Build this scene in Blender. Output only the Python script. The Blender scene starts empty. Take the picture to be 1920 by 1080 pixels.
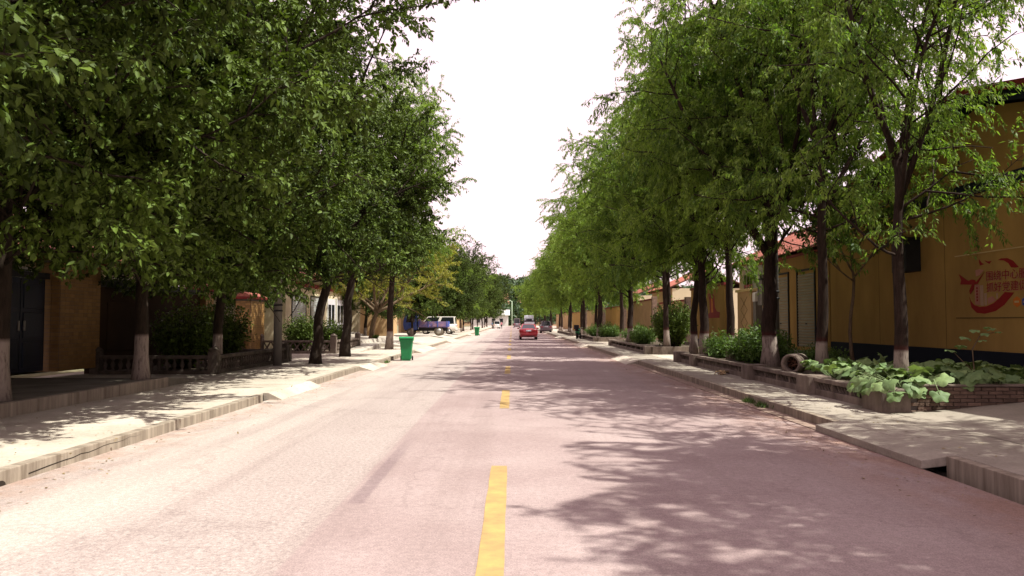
import bpy, bmesh, math, random
import numpy as np
from mathutils import Vector, Matrix
R = math.radians
sc = bpy.context.scene
C = sc.collection

# ------------------------------------------------------------------ camera, sky, sun, exposure
FPX, CAMH, HZ = 1435.0, 1.70, 603.0
cam_d = bpy.data.cameras.new('camera')
cam = bpy.data.objects.new('camera', cam_d); C.objects.link(cam)
cam_d.sensor_width = 36.0
cam_d.lens = 36.0 * FPX / 1920.0
cam_d.clip_end = 3000.0
cam.location = (0, 0, CAMH)
cam.rotation_euler = (R(90.0) + math.atan((HZ - 540.0) / FPX), 0, 0)
sc.camera = cam

SUN_EL, SUN_AZ = 60.0, 109.0        # azimuth clockwise from +Y (the road ahead)
world = bpy.data.worlds.new('World'); sc.world = world
world.use_nodes = True
wn, wl = world.node_tree.nodes, world.node_tree.links
bg = wn['Background']
sky = wn.new('ShaderNodeTexSky'); sky.sky_type = 'NISHITA'; sky.sun_disc = False
sky.sun_elevation = R(SUN_EL); sky.sun_rotation = R(SUN_AZ)
sky.air_density = 1.0; sky.dust_density = 4.0; sky.ozone_density = 1.0
mixw = wn.new('ShaderNodeMixRGB'); mixw.blend_type = 'MIX'
mixw.inputs[0].default_value = 0.62
mixw.inputs[2].default_value = (15.4, 11.3, 12.1, 1)          # even haze over the whole sky, tinted pink to turn the shade mauve
wl.new(sky.outputs[0], mixw.inputs[1]); wl.new(mixw.outputs[0], bg.inputs[0])
bg.inputs[1].default_value = 0.078
sun_d = bpy.data.lights.new('sun', 'SUN'); sun_d.energy = 5.0; sun_d.angle = R(0.6)
sun_d.color = (1.0, 0.985, 0.885)
sun = bpy.data.objects.new('sun', sun_d); C.objects.link(sun)
sdir = Vector((math.sin(R(SUN_AZ)) * math.cos(R(SUN_EL)), math.cos(R(SUN_AZ)) * math.cos(R(SUN_EL)), math.sin(R(SUN_EL))))
sun.rotation_euler = sdir.to_track_quat('Z', 'Y').to_euler()
sun.location = (30, -10, 40)
vs = sc.view_settings
vs.view_transform = 'Standard'; vs.look = 'None'; vs.gamma = 1.0; vs.exposure = 0.8
vs.use_curve_mapping = False
sc.cycles.max_bounces = 6; sc.cycles.diffuse_bounces = 4; sc.cycles.transmission_bounces = 4
sc.cycles.transparent_max_bounces = 4; sc.cycles.caustics_reflective = False; sc.cycles.caustics_refractive = False

# ------------------------------------------------------------------ materials
M = {}
def _nt(name):
    m = bpy.data.materials.new(name); m.use_nodes = True
    nt = m.node_tree
    return m, nt.nodes, nt.links, nt.nodes['Principled BSDF']
def mat(name, col, rough=0.85, var=0.25, scale=3.0, col2=None, bump=0.15, bscale=40.0, stretch=(1, 1, 1), spec=0.25, metal=0.0, rnd=0.0, coat=0.0):
    """noise-varied paint/stone: col..col2 by two noises, fine bump, optional per-object random brightness"""
    m, n, l, b = _nt(name)
    tc = n.new('ShaderNodeTexCoord'); mp = n.new('ShaderNodeMapping'); mp.inputs['Scale'].default_value = stretch
    l.new(tc.outputs['Object'], mp.inputs[0])
    oi = n.new('ShaderNodeObjectInfo')
    add = n.new('ShaderNodeVectorMath'); add.operation = 'ADD'
    sc_ = n.new('ShaderNodeVectorMath'); sc_.operation = 'SCALE'; sc_.inputs[3].default_value = 37.0
    cv = n.new('ShaderNodeCombineXYZ')
    for i in range(3): l.new(oi.outputs['Random'], cv.inputs[i])
    l.new(cv.outputs[0], sc_.inputs[0]); l.new(mp.outputs[0], add.inputs[0]); l.new(sc_.outputs[0], add.inputs[1])
    nz = n.new('ShaderNodeTexNoise'); nz.inputs['Scale'].default_value = scale; nz.inputs['Detail'].default_value = 6.0; nz.inputs['Roughness'].default_value = 0.65
    l.new(add.outputs[0], nz.inputs['Vector'])
    rp = n.new('ShaderNodeValToRGB')
    c2 = col2 or tuple(c * (1.0 - var) for c in col)
    rp.color_ramp.elements[0].position = 0.32; rp.color_ramp.elements[0].color = (*c2, 1)
    rp.color_ramp.elements[1].position = 0.68; rp.color_ramp.elements[1].color = (*col, 1)
    l.new(nz.outputs['Fac'], rp.inputs[0])
    out = rp.outputs[0]
    if rnd > 0:
        mr = n.new('ShaderNodeMapRange'); mr.inputs['To Min'].default_value = 1.0 - rnd; mr.inputs['To Max'].default_value = 1.0 + rnd
        l.new(oi.outputs['Random'], mr.inputs['Value'])
        mm = n.new('ShaderNodeVectorMath'); mm.operation = 'SCALE'
        l.new(out, mm.inputs[0]); l.new(mr.outputs[0], mm.inputs[3]); out = mm.outputs[0]
    l.new(out, b.inputs['Base Color'])
    b.inputs['Roughness'].default_value = rough; b.inputs['Specular IOR Level'].default_value = spec
    b.inputs['Metallic'].default_value = metal; b.inputs['Coat Weight'].default_value = coat
    if bump > 0:
        n2 = n.new('ShaderNodeTexNoise'); n2.inputs['Scale'].default_value = bscale; n2.inputs['Detail'].default_value = 4.0
        l.new(add.outputs[0], n2.inputs['Vector'])
        bp = n.new('ShaderNodeBump'); bp.inputs['Strength'].default_value = bump; bp.inputs['Distance'].default_value = 0.02
        l.new(n2.outputs['Fac'], bp.inputs['Height']); l.new(bp.outputs[0], b.inputs['Normal'])
    M[name] = m
    return m

mat('concrete', (0.44, 0.40, 0.345), 0.9, col2=(0.32, 0.285, 0.24), scale=1.6, bump=0.3)
mat('kerb', (0.36, 0.305, 0.24), 0.92, col2=(0.15, 0.118, 0.088), scale=2.2, stretch=(1, 3.2, 0.25), bump=0.4, bscale=30)
mat('old_concrete', (0.23, 0.182, 0.148), 0.93, col2=(0.085, 0.064, 0.052), scale=3.0, stretch=(1, 1, 0.4), bump=0.5, bscale=25)
mat('dark_concrete', (0.125, 0.098, 0.078), 0.95, col2=(0.045, 0.038, 0.028), scale=3.0, bump=.5, bscale=25)  # darker version of old_concrete for the near balustrades
mat('grey_concrete', (0.21, 0.19, 0.17), 0.9, col2=(0.11, 0.10, 0.09), scale=2.0, stretch=(1, 1, 0.25), bump=0.3)
mat('soil', (0.10, 0.075, 0.052), 0.98, var=0.5, scale=4, bump=0.8, bscale=18)
mat('verge', (0.30, 0.22, 0.175), 0.97, col2=(0.17, 0.12, 0.095), scale=2.5, bump=0.5, bscale=30)
mat('ground', (0.20, 0.17, 0.11), 0.98, col2=(0.08, 0.10, 0.04), scale=0.15, bump=0.2)
mat('brick', (0.19, 0.125, 0.092), 0.92, col2=(0.09, 0.06, 0.045), scale=6, bump=0.5, rnd=0.3)
mat('mortar', (0.17, 0.145, 0.125), 0.95, var=0.3, bump=0.4)
mat('facing_tile', (0.33, 0.185, 0.062), 0.5, col2=(0.23, 0.125, 0.042), scale=3, bump=0.15, rnd=0.16, spec=0.4)
mat('yellow_wall', (0.43, 0.262, 0.080), 0.92, col2=(0.30, 0.178, 0.056), scale=0.9, stretch=(1, 1, 0.35), bump=0.12)
mat('cream_wall', (0.62, 0.52, 0.36), 0.9, var=0.16, scale=0.7, stretch=(1, 1, 0.3), bump=0.1)
mat('tan_wall', (0.50, 0.33, 0.17), 0.9, var=0.22, scale=0.9, bump=0.15)
mat('dark_wall', (0.055, 0.03, 0.014), 0.9, var=0.4, scale=0.9, bump=0.2)
mat('white_wall', (0.70, 0.68, 0.63), 0.85, var=0.1, scale=1.0, bump=0.05)
mat('navy', (0.010, 0.013, 0.026), 0.8, var=0.3, scale=1.5, bump=0.1)
mat('roof_tile', (0.33, 0.115, 0.085), 0.8, col2=(0.22, 0.07, 0.052), scale=4, bump=0.2, rnd=0.22)
mat('roof_red', (0.22, 0.026, 0.022), 0.7, var=0.3, scale=4, bump=0.2)
mat('mural_red', (0.27, 0.007, 0.010), 0.6, var=0.12, scale=3, bump=0.0)
mat('mural_pale', (0.45, 0.28, 0.20), 0.7, var=0.15, bump=0.0)
mat('mural_pink', (0.46, 0.20, 0.15), 0.7, var=0.15, bump=0.0)
mat('mural_orange', (0.62, 0.17, 0.02), 0.6, var=0.1, bump=0.0)
mat('mural_blue', (0.03, 0.07, 0.36), 0.6, var=0.1, bump=0.0)
mat('panel_line', (0.56, 0.42, 0.20), 0.8, var=0.1, bump=0.0)
mat('panel_dark', (0.13, 0.085, 0.03), 0.8, var=0.1, bump=0.0)  # dark lower panel line, wall joints and grooves
mat('shutter', (0.27, 0.24, 0.17), 0.6, var=0.2, scale=2, bump=0.05, spec=0.4)
mat('shutter_grey', (0.42, 0.44, 0.44), 0.55, var=0.15, scale=2, bump=0.05, spec=0.4)
mat('dark_metal', (0.022, 0.022, 0.024), 0.6, var=0.3, bump=0.1)
mat('blue_gate', (0.006, 0.013, 0.034), 0.4, var=0.5, scale=2, stretch=(1, 1, .3), bump=0.1, spec=0.5)
mat('frame', (0.55, 0.54, 0.50), 0.6, var=0.12, bump=0.0)
mat('yellow_paint', (0.43, 0.29, 0.10), 0.85, col2=(0.27, 0.185, 0.085), scale=4, bump=0.15, bscale=120)
mat('bin_green', (0.008, 0.24, 0.075), 0.45, var=0.25, scale=4, bump=0.05, spec=0.45)
mat('rubber', (0.018, 0.017, 0.016), 0.85, var=0.3, bump=0.2)
mat('dusty_tyre', (0.20, 0.17, 0.13), 0.95, var=0.35, scale=8, bump=0.2)
mat('rim', (0.42, 0.40, 0.37), 0.4, var=0.2, metal=0.6, bump=0.0)
mat('car_red', (0.30, 0.006, 0.014), 0.28, var=0.12, bump=0.0, spec=0.5, coat=0.7)
mat('car_mauve', (0.17, 0.12, 0.135), 0.35, var=0.15, bump=0.0, spec=0.5, coat=0.5)
mat('car_dark', (0.06, 0.035, 0.035), 0.5, var=0.3, bump=0.0)
mat('car_white', (0.66, 0.64, 0.58), 0.4, var=0.1, bump=0.0, spec=0.5, coat=0.4)
mat('truck_blue', (0.012, 0.06, 0.36), 0.5, col2=(0.10, 0.14, 0.38), scale=3, bump=0.05, spec=0.4)
mat('truck_faded', (0.34, 0.20, 0.25), 0.7, col2=(0.10, 0.10, 0.32), scale=2.5, bump=0.05)
mat('tail_red', (0.34, 0.0, 0.006), 0.25, var=0.1, bump=0.0, spec=0.5)
mat('plate', (0.62, 0.66, 0.72), 0.5, var=0.08, bump=0.0)
mat('skin', (0.46, 0.27, 0.18), 0.6, var=0.1, bump=0.0)
mat('cloth_dark', (0.022, 0.022, 0.03), 0.9, var=0.3, bump=0.1)
mat('cloth_pink', (0.46, 0.16, 0.2), 0.9, var=0.2, bump=0.1)
mat('cloth_blue', (0.10, 0.22, 0.42), 0.9, var=0.2, bump=0.1)
mat('pole_green', (0.46, 0.60, 0.42), 0.6, var=0.1, bump=0.0)
mat('straw', (0.42, 0.29, 0.16), 0.95, var=0.4, scale=5, bump=0.3)
mat('door_white', (0.60, 0.57, 0.60), 0.5, var=0.1, bump=0.0)
mat('brown_wood', (0.10, 0.045, 0.025), 0.8, var=0.4, stretch=(1, 1, .2), bump=0.2)
mat('red_soil', (0.24, 0.115, 0.07), 0.98, col2=(0.05, 0.075, 0.028), scale=0.05, bump=0.1)
mat('crack', (0.03, 0.022, 0.016), 1.0, var=0.3, bump=0.0)

m, n, l, b = _nt('glass_dark'); b.inputs['Base Color'].default_value = (0.012, 0.015, 0.018, 1); b.inputs['Roughness'].default_value = 0.06; b.inputs['Specular IOR Level'].default_value = 0.6; M['glass_dark'] = m

def road_material():
    m, n, l, b = _nt('asphalt')
    tc = n.new('ShaderNodeTexCoord'); P = tc.outputs['Object']
    def noise(scale, detail=5, rough=0.6, stretch=None):
        v = P
        if stretch:
            mp = n.new('ShaderNodeMapping'); mp.inputs['Scale'].default_value = stretch; l.new(P, mp.inputs[0]); v = mp.outputs[0]
        t = n.new('ShaderNodeTexNoise'); t.inputs['Scale'].default_value = scale; t.inputs['Detail'].default_value = detail; t.inputs['Roughness'].default_value = rough
        l.new(v, t.inputs['Vector']); return t.outputs['Fac']
    def math_(op, a, c=None, clamp=False):
        t = n.new('ShaderNodeMath'); t.operation = op; t.use_clamp = clamp
        for i, q in enumerate((a, c)):
            if q is None: continue
            if isinstance(q, (int, float)): t.inputs[i].default_value = q
            else: l.new(q, t.inputs[i])
        return t.outputs[0]
    def ramp(v, a, c, lo=0.0, hi=1.0):
        t = n.new('ShaderNodeMapRange'); t.interpolation_type = 'SMOOTHSTEP'
        t.inputs['From Min'].default_value = a; t.inputs['From Max'].default_value = c; t.inputs['To Min'].default_value = lo; t.inputs['To Max'].default_value = hi
        l.new(v, t.inputs['Value']); return t.outputs[0]
    def mix(f, a, c):
        t = n.new('ShaderNodeMixRGB')
        if isinstance(f, (int, float)): t.inputs[0].default_value = f
        else: l.new(f, t.inputs[0])
        for i, q in ((1, a), (2, c)):
            if isinstance(q, tuple): t.inputs[i].default_value = (*q, 1)
            else: l.new(q, t.inputs[i])
        return t.outputs[0]
    sp = n.new('ShaderNodeSeparateXYZ'); l.new(P, sp.inputs[0]); X = sp.outputs['X']; Y = sp.outputs['Y']
    wob = math_('MULTIPLY', math_('SUBTRACT', noise(0.9, 3), 0.5), 0.35)
    Xw = math_('ADD', X, wob)
    base = mix(ramp(noise(0.5, 6), 0.3, 0.7), (0.262, 0.198, 0.189), (0.325, 0.258, 0.245))
    # older chip-sealed half left of the seam, paler and coarser
    seam = ramp(math_('ADD', X, math_('MULTIPLY', wob, 0.12)), -1.64, -1.58, 1.0, 0.0)
    chip = noise(26, 3, 0.75)
    base = mix(math_('MULTIPLY', seam, 0.58), base, mix(ramp(chip, 0.35, 0.68), (0.255, 0.22, 0.198), (0.45, 0.40, 0.362)))
    # dust swept to both margins
    ldust = math_('MULTIPLY', ramp(Xw, -4.5, -2.6, 1.0, 0.0), ramp(noise(0.8, 5, 0.6, (1, 0.25, 1)), 0.25, 0.65))
    base = mix(math_('MULTIPLY', ldust, 0.7), base, (0.49, 0.43, 0.375))
    ldirt = math_('MULTIPLY', ramp(Xw, -5.2, -4.2, 1.0, 0.0), ramp(noise(2.4, 6, 0.7), 0.35, 0.65))
    base = mix(math_('MULTIPLY', ldirt, 0.75), base, (0.32, 0.215, 0.165))
    rdirt = math_('MULTIPLY', ramp(Xw, 3.2, 4.7, 0.0, 1.0), ramp(noise(2.0, 6, 0.7, (1, 0.4, 1)), 0.3, 0.62))
    base = mix(math_('MULTIPLY', rdirt, 0.8), base, (0.235, 0.140, 0.105))
    # wheel-worn bands
    tr = math_('MULTIPLY', ramp(noise(0.7, 4, 0.6, (2.2, 0.05, 1)), 0.48, 0.66), 0.28)
    base = mix(tr, base, (0.20, 0.150, 0.140))
    # skid mark beside the seam
    sk = math_('MULTIPLY', math_('MULTIPLY', ramp(math_('ABSOLUTE', math_('SUBTRACT', X, -1.47)), 0.05, 0.10, 1.0, 0.0), ramp(Y, 7.2, 7.3)), ramp(Y, 8.8, 12.5, 1.0, 0.0))
    base = mix(math_('MULTIPLY', sk, math_('ADD', 0.15, math_('MULTIPLY', noise(9, 4), 0.75))), base, (0.15, 0.105, 0.112))
    # pale aggregate flecks
    vo = n.new('ShaderNodeTexVoronoi'); vo.inputs['Scale'].default_value = 55.0; l.new(P, vo.inputs['Vector'])
    fl = math_('MULTIPLY', ramp(vo.outputs['Distance'], 0.10, 0.22, 1.0, 0.0), ramp(noise(3.0, 3), 0.45, 0.7))
    base = mix(math_('MULTIPLY', fl, 0.5), base, (0.52, 0.42, 0.39))
    spk = noise(75, 3, 0.8)
    mul = n.new('ShaderNodeVectorMath'); mul.operation = 'SCALE'; l.new(base, mul.inputs[0]); l.new(ramp(spk, 0.30, 0.70, 0.72, 1.22), mul.inputs[3])
    # old oil drips, damp stains and a mid-scale grain
    st1 = math_('MULTIPLY', ramp(noise(1.3, 7, 0.72, (1, 0.45, 1)), 0.57, 0.72), 0.34)
    g2 = n.new('ShaderNodeVectorMath'); g2.operation = 'SCALE'; l.new(mix(st1, mul.outputs[0], (0.155, 0.11, 0.108)), g2.inputs[0]); l.new(ramp(noise(17, 4, 0.75), 0.3, 0.7, 0.86, 1.12), g2.inputs[3])
    mul = g2
    # transverse hairline cracks
    vc = n.new('ShaderNodeTexVoronoi'); vc.feature = 'DISTANCE_TO_EDGE'; vc.inputs['Scale'].default_value = 0.22
    mp = n.new('ShaderNodeVectorMath'); mp.operation = 'ADD'; cw = n.new('ShaderNodeCombineXYZ')
    l.new(math_('MULTIPLY', noise(1.6, 5), 1.4), cw.inputs[0]); l.new(math_('MULTIPLY', noise(2.1, 5), 1.4), cw.inputs[1]); l.new(P, mp.inputs[0]); l.new(cw.outputs[0], mp.inputs[1]); l.new(mp.outputs[0], vc.inputs['Vector'])
    crk = math_('MULTIPLY', ramp(vc.outputs['Distance'], 0.003, 0.008, 1.0, 0.0), 0.16)
    fin = mix(crk, mul.outputs[0], (0.10, 0.07, 0.066))
    l.new(fin, b.inputs['Base Color'])
    b.inputs['Roughness'].default_value = 0.88; b.inputs['Specular IOR Level'].default_value = 0.2
    bp = n.new('ShaderNodeBump'); bp.inputs['Strength'].default_value = 0.35; bp.inputs['Distance'].default_value = 0.01
    l.new(spk, bp.inputs['Height']); l.new(bp.outputs[0], b.inputs['Normal'])
    M['asphalt'] = m
road_material()

def paving_material(name, k):
    m, n, l, b = _nt(name)
    tc = n.new('ShaderNodeTexCoord'); P = tc.outputs['Object']
    n1 = n.new('ShaderNodeTexNoise'); n1.inputs['Scale'].default_value = 0.7; n1.inputs['Detail'].default_value = 7; n1.inputs['Roughness'].default_value = 0.7; l.new(P, n1.inputs['Vector'])
    r1 = n.new('ShaderNodeValToRGB'); e = r1.color_ramp.elements
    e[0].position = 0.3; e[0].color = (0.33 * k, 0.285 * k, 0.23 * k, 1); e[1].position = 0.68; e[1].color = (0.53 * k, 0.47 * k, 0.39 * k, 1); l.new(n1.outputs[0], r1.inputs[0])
    n2 = n.new('ShaderNodeTexNoise'); n2.inputs['Scale'].default_value = 28; n2.inputs['Detail'].default_value = 5; n2.inputs['Roughness'].default_value = 0.7; l.new(P, n2.inputs['Vector'])
    mr = n.new('ShaderNodeMapRange'); mr.inputs['From Min'].default_value = 0.3; mr.inputs['From Max'].default_value = 0.7; mr.inputs['To Min'].default_value = 0.82; mr.inputs['To Max'].default_value = 1.1; l.new(n2.outputs[0], mr.inputs['Value'])
    mu = n.new('ShaderNodeVectorMath'); mu.operation = 'SCALE'; l.new(r1.outputs[0], mu.inputs[0]); l.new(mr.outputs[0], mu.inputs[3])
    # fallen leaf litter and stains
    vo = n.new('ShaderNodeTexVoronoi'); vo.inputs['Scale'].default_value = 4.5; l.new(P, vo.inputs['Vector'])
    mr2 = n.new('ShaderNodeMapRange'); mr2.inputs['From Min'].default_value = 0.04; mr2.inputs['From Max'].default_value = 0.08; mr2.inputs['To Min'].default_value = 0.75; mr2.inputs['To Max'].default_value = 0.0; l.new(vo.outputs['Distance'], mr2.inputs['Value'])
    mx = n.new('ShaderNodeMixRGB'); l.new(mr2.outputs[0], mx.inputs[0]); l.new(mu.outputs[0], mx.inputs[1]); mx.inputs[2].default_value = (0.10, 0.075, 0.04, 1)
    l.new(mx.outputs[0], b.inputs['Base Color']); b.inputs['Roughness'].default_value = 0.92; b.inputs['Specular IOR Level'].default_value = 0.2
    bp = n.new('ShaderNodeBump'); bp.inputs['Strength'].default_value = 0.3; bp.inputs['Distance'].default_value = 0.01
    l.new(n2.outputs[0], bp.inputs['Height']); l.new(bp.outputs[0], b.inputs['Normal'])
    M[name] = m
paving_material('paving', 1.0); paving_material('paving_shaded', 0.66)  # second is a darkened copy: partial tree shade put into the right-hand paving colour

def leaf_material(name, dark, light, rough=0.5, transl=0.35, spec=0.3, tcol=None):
    m, n, l, b = _nt(name)
    at = n.new('ShaderNodeAttribute'); at.attribute_name = 'tint'
    oi = n.new('ShaderNodeObjectInfo')
    ad = n.new('ShaderNodeMath'); ad.operation = 'MULTIPLY_ADD'; l.new(oi.outputs['Random'], ad.inputs[0]); ad.inputs[1].default_value = 0.22; l.new(at.outputs['Fac'], ad.inputs[2])
    rp = n.new('ShaderNodeValToRGB'); rp.color_ramp.elements[0].color = (*dark, 1); rp.color_ramp.elements[1].color = (*light, 1); rp.color_ramp.elements[1].position = 1.1 if False else 1.0
    l.new(ad.outputs[0], rp.inputs[0])
    l.new(rp.outputs[0], b.inputs['Base Color']); b.inputs['Roughness'].default_value = rough; b.inputs['Specular IOR Level'].default_value = spec
    tr = n.new('ShaderNodeBsdfTranslucent')
    tm = n.new('ShaderNodeMixRGB'); tm.blend_type = 'MULTIPLY'; tm.inputs[0].default_value = 1.0; l.new(rp.outputs[0], tm.inputs[1]); tm.inputs[2].default_value = (*(tcol or (1.5, 1.6, 0.6)), 1)
    l.new(tm.outputs[0], tr.inputs['Color'])
    ms = n.new('ShaderNodeMixShader'); ms.inputs[0].default_value = transl
    l.new(b.outputs[0], ms.inputs[1]); l.new(tr.outputs[0], ms.inputs[2])
    l.new(ms.outputs[0], n['Material Output'].inputs['Surface'])
    M[name] = m
leaf_material('leaf_broad', (0.012, 0.022, 0.004), (0.115, 0.172, 0.030), 0.55, 0.14, 0.14)
leaf_material('leaf_willow', (0.034, 0.078, 0.014), (0.265, 0.355, 0.072), 0.55, 0.44, tcol=(1.4, 1.65, 0.7), spec=.2)
leaf_material('leaf_olive', (0.12, 0.135, 0.022), (0.32, 0.31, 0.06), 0.6, 0.35)
leaf_material('leaf_fresh', (0.035, 0.07, 0.014), (0.12, 0.20, 0.045), 0.5, 0.3)
leaf_material('leaf_squash', (0.085, 0.155, 0.062), (0.25, 0.34, 0.13), 0.6, 0.22, tcol=(1.2, 1.3, 0.6))
leaf_material('leaf_far', (0.020, 0.042, 0.020), (0.060, 0.100, 0.042), 0.6, 0.2)

def bark_material(name, bark, paint, z0, z1):
    m, n, l, b = _nt(name)
    tc = n.new('ShaderNodeTexCoord'); P = tc.outputs['Object']
    mp = n.new('ShaderNodeMapping'); mp.inputs['Scale'].default_value = (9, 9, 1.6); l.new(P, mp.inputs[0])
    nz = n.new('ShaderNodeTexNoise'); nz.inputs['Scale'].default_value = 2.2; nz.inputs['Detail'].default_value = 8; nz.inputs['Roughness'].default_value = 0.7; l.new(mp.outputs[0], nz.inputs['Vector'])
    rp = n.new('ShaderNodeValToRGB'); e = rp.color_ramp.elements
    e[0].position = 0.35; e[0].color = tuple(c * 0.4 for c in bark) + (1,); e[1].position = 0.65; e[1].color = (*bark, 1); l.new(nz.outputs[0], rp.inputs[0])
    out = rp.outputs[0]
    if paint:
        sp = n.new('ShaderNodeSeparateXYZ'); l.new(P, sp.inputs[0])
        jz = n.new('ShaderNodeMath'); jz.operation = 'MULTIPLY_ADD'; l.new(nz.outputs[0], jz.inputs[0]); jz.inputs[1].default_value = 0.10; l.new(sp.outputs['Z'], jz.inputs[2])
        def band(a, c, src, colr, amt):
            mr = n.new('ShaderNodeMapRange'); mr.inputs['From Min'].default_value = a; mr.inputs['From Max'].default_value = c + .06; mr.inputs['To Min'].default_value = amt; mr.inputs['To Max'].default_value = 0.0; l.new(jz.outputs[0], mr.inputs['Value'])
            w = n.new('ShaderNodeMath'); w.operation = 'MULTIPLY'; l.new(mr.outputs[0], w.inputs[0])
            mr2 = n.new('ShaderNodeMapRange'); mr2.inputs['From Min'].default_value = 0.36; mr2.inputs['From Max'].default_value = 0.50; mr2.inputs['To Min'].default_value = 0.35; l.new(nz.outputs[0], mr2.inputs['Value']); l.new(mr2.outputs[0], w.inputs[1])
            mx = n.new('ShaderNodeMixRGB'); l.new(w.outputs[0], mx.inputs[0]); l.new(src, mx.inputs[1]); mx.inputs[2].default_value = (*colr, 1)
            return mx.outputs[0]
        out = band(z1, z1 + 0.02, out, (0.06, 0.016, 0.013), 0.7)
        out = band(z0, z0 + 0.02, out, (0.33, 0.275, 0.235), 0.82)
    l.new(out, b.inputs['Base Color']); b.inputs['Roughness'].default_value = 0.95; b.inputs['Specular IOR Level'].default_value = 0.15
    bp = n.new('ShaderNodeBump'); bp.inputs['Strength'].default_value = 0.8; bp.inputs['Distance'].default_value = 0.03; l.new(nz.outputs[0], bp.inputs['Height']); l.new(bp.outputs[0], b.inputs['Normal'])
    M[name] = m
bark_material('bark_plain', (0.045, 0.032, 0.024), False, 0, 0)
bark_material('bark_pale', (0.20, 0.14, 0.09), False, 0, 0)
bark_material('bark_right', (0.042, 0.027, 0.020), True, 0.80, 0.92)
bark_material('bark_left', (0.042, 0.030, 0.021), True, 1.02, 1.03)

# ------------------------------------------------------------------ object helpers
def tag(o, label=None, cat=None, group=None, kind=None):
    if label: o['label'] = label
    if cat: o['category'] = cat
    if group: o['group'] = group
    if kind: o['kind'] = kind
    return o
def thing(name, label, cat, loc=(0, 0, 0), rz=0.0, group=None, scale=1.0):
    o = bpy.data.objects.new(name, None); C.objects.link(o)
    o.location = loc; o.rotation_euler = (0, 0, rz); o.scale = (scale,) * 3
    o.empty_display_size = 0.1
    return tag(o, label, cat, group)
def obj(name, mesh, parent=None, loc=None, rot=None, scale=None):
    o = bpy.data.objects.new(name, mesh); C.objects.link(o)
    if parent is not None: o.parent = parent
    if loc is not None: o.location = loc
    if rot is not None: o.rotation_euler = rot
    if scale is not None: o.scale = scale
    return o
def copy_tree(o, parent=None):
    c = o.copy(); C.objects.link(c); c.parent = parent
    for ch in [k for k in o.children]: copy_tree(ch, c)
    return c

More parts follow.
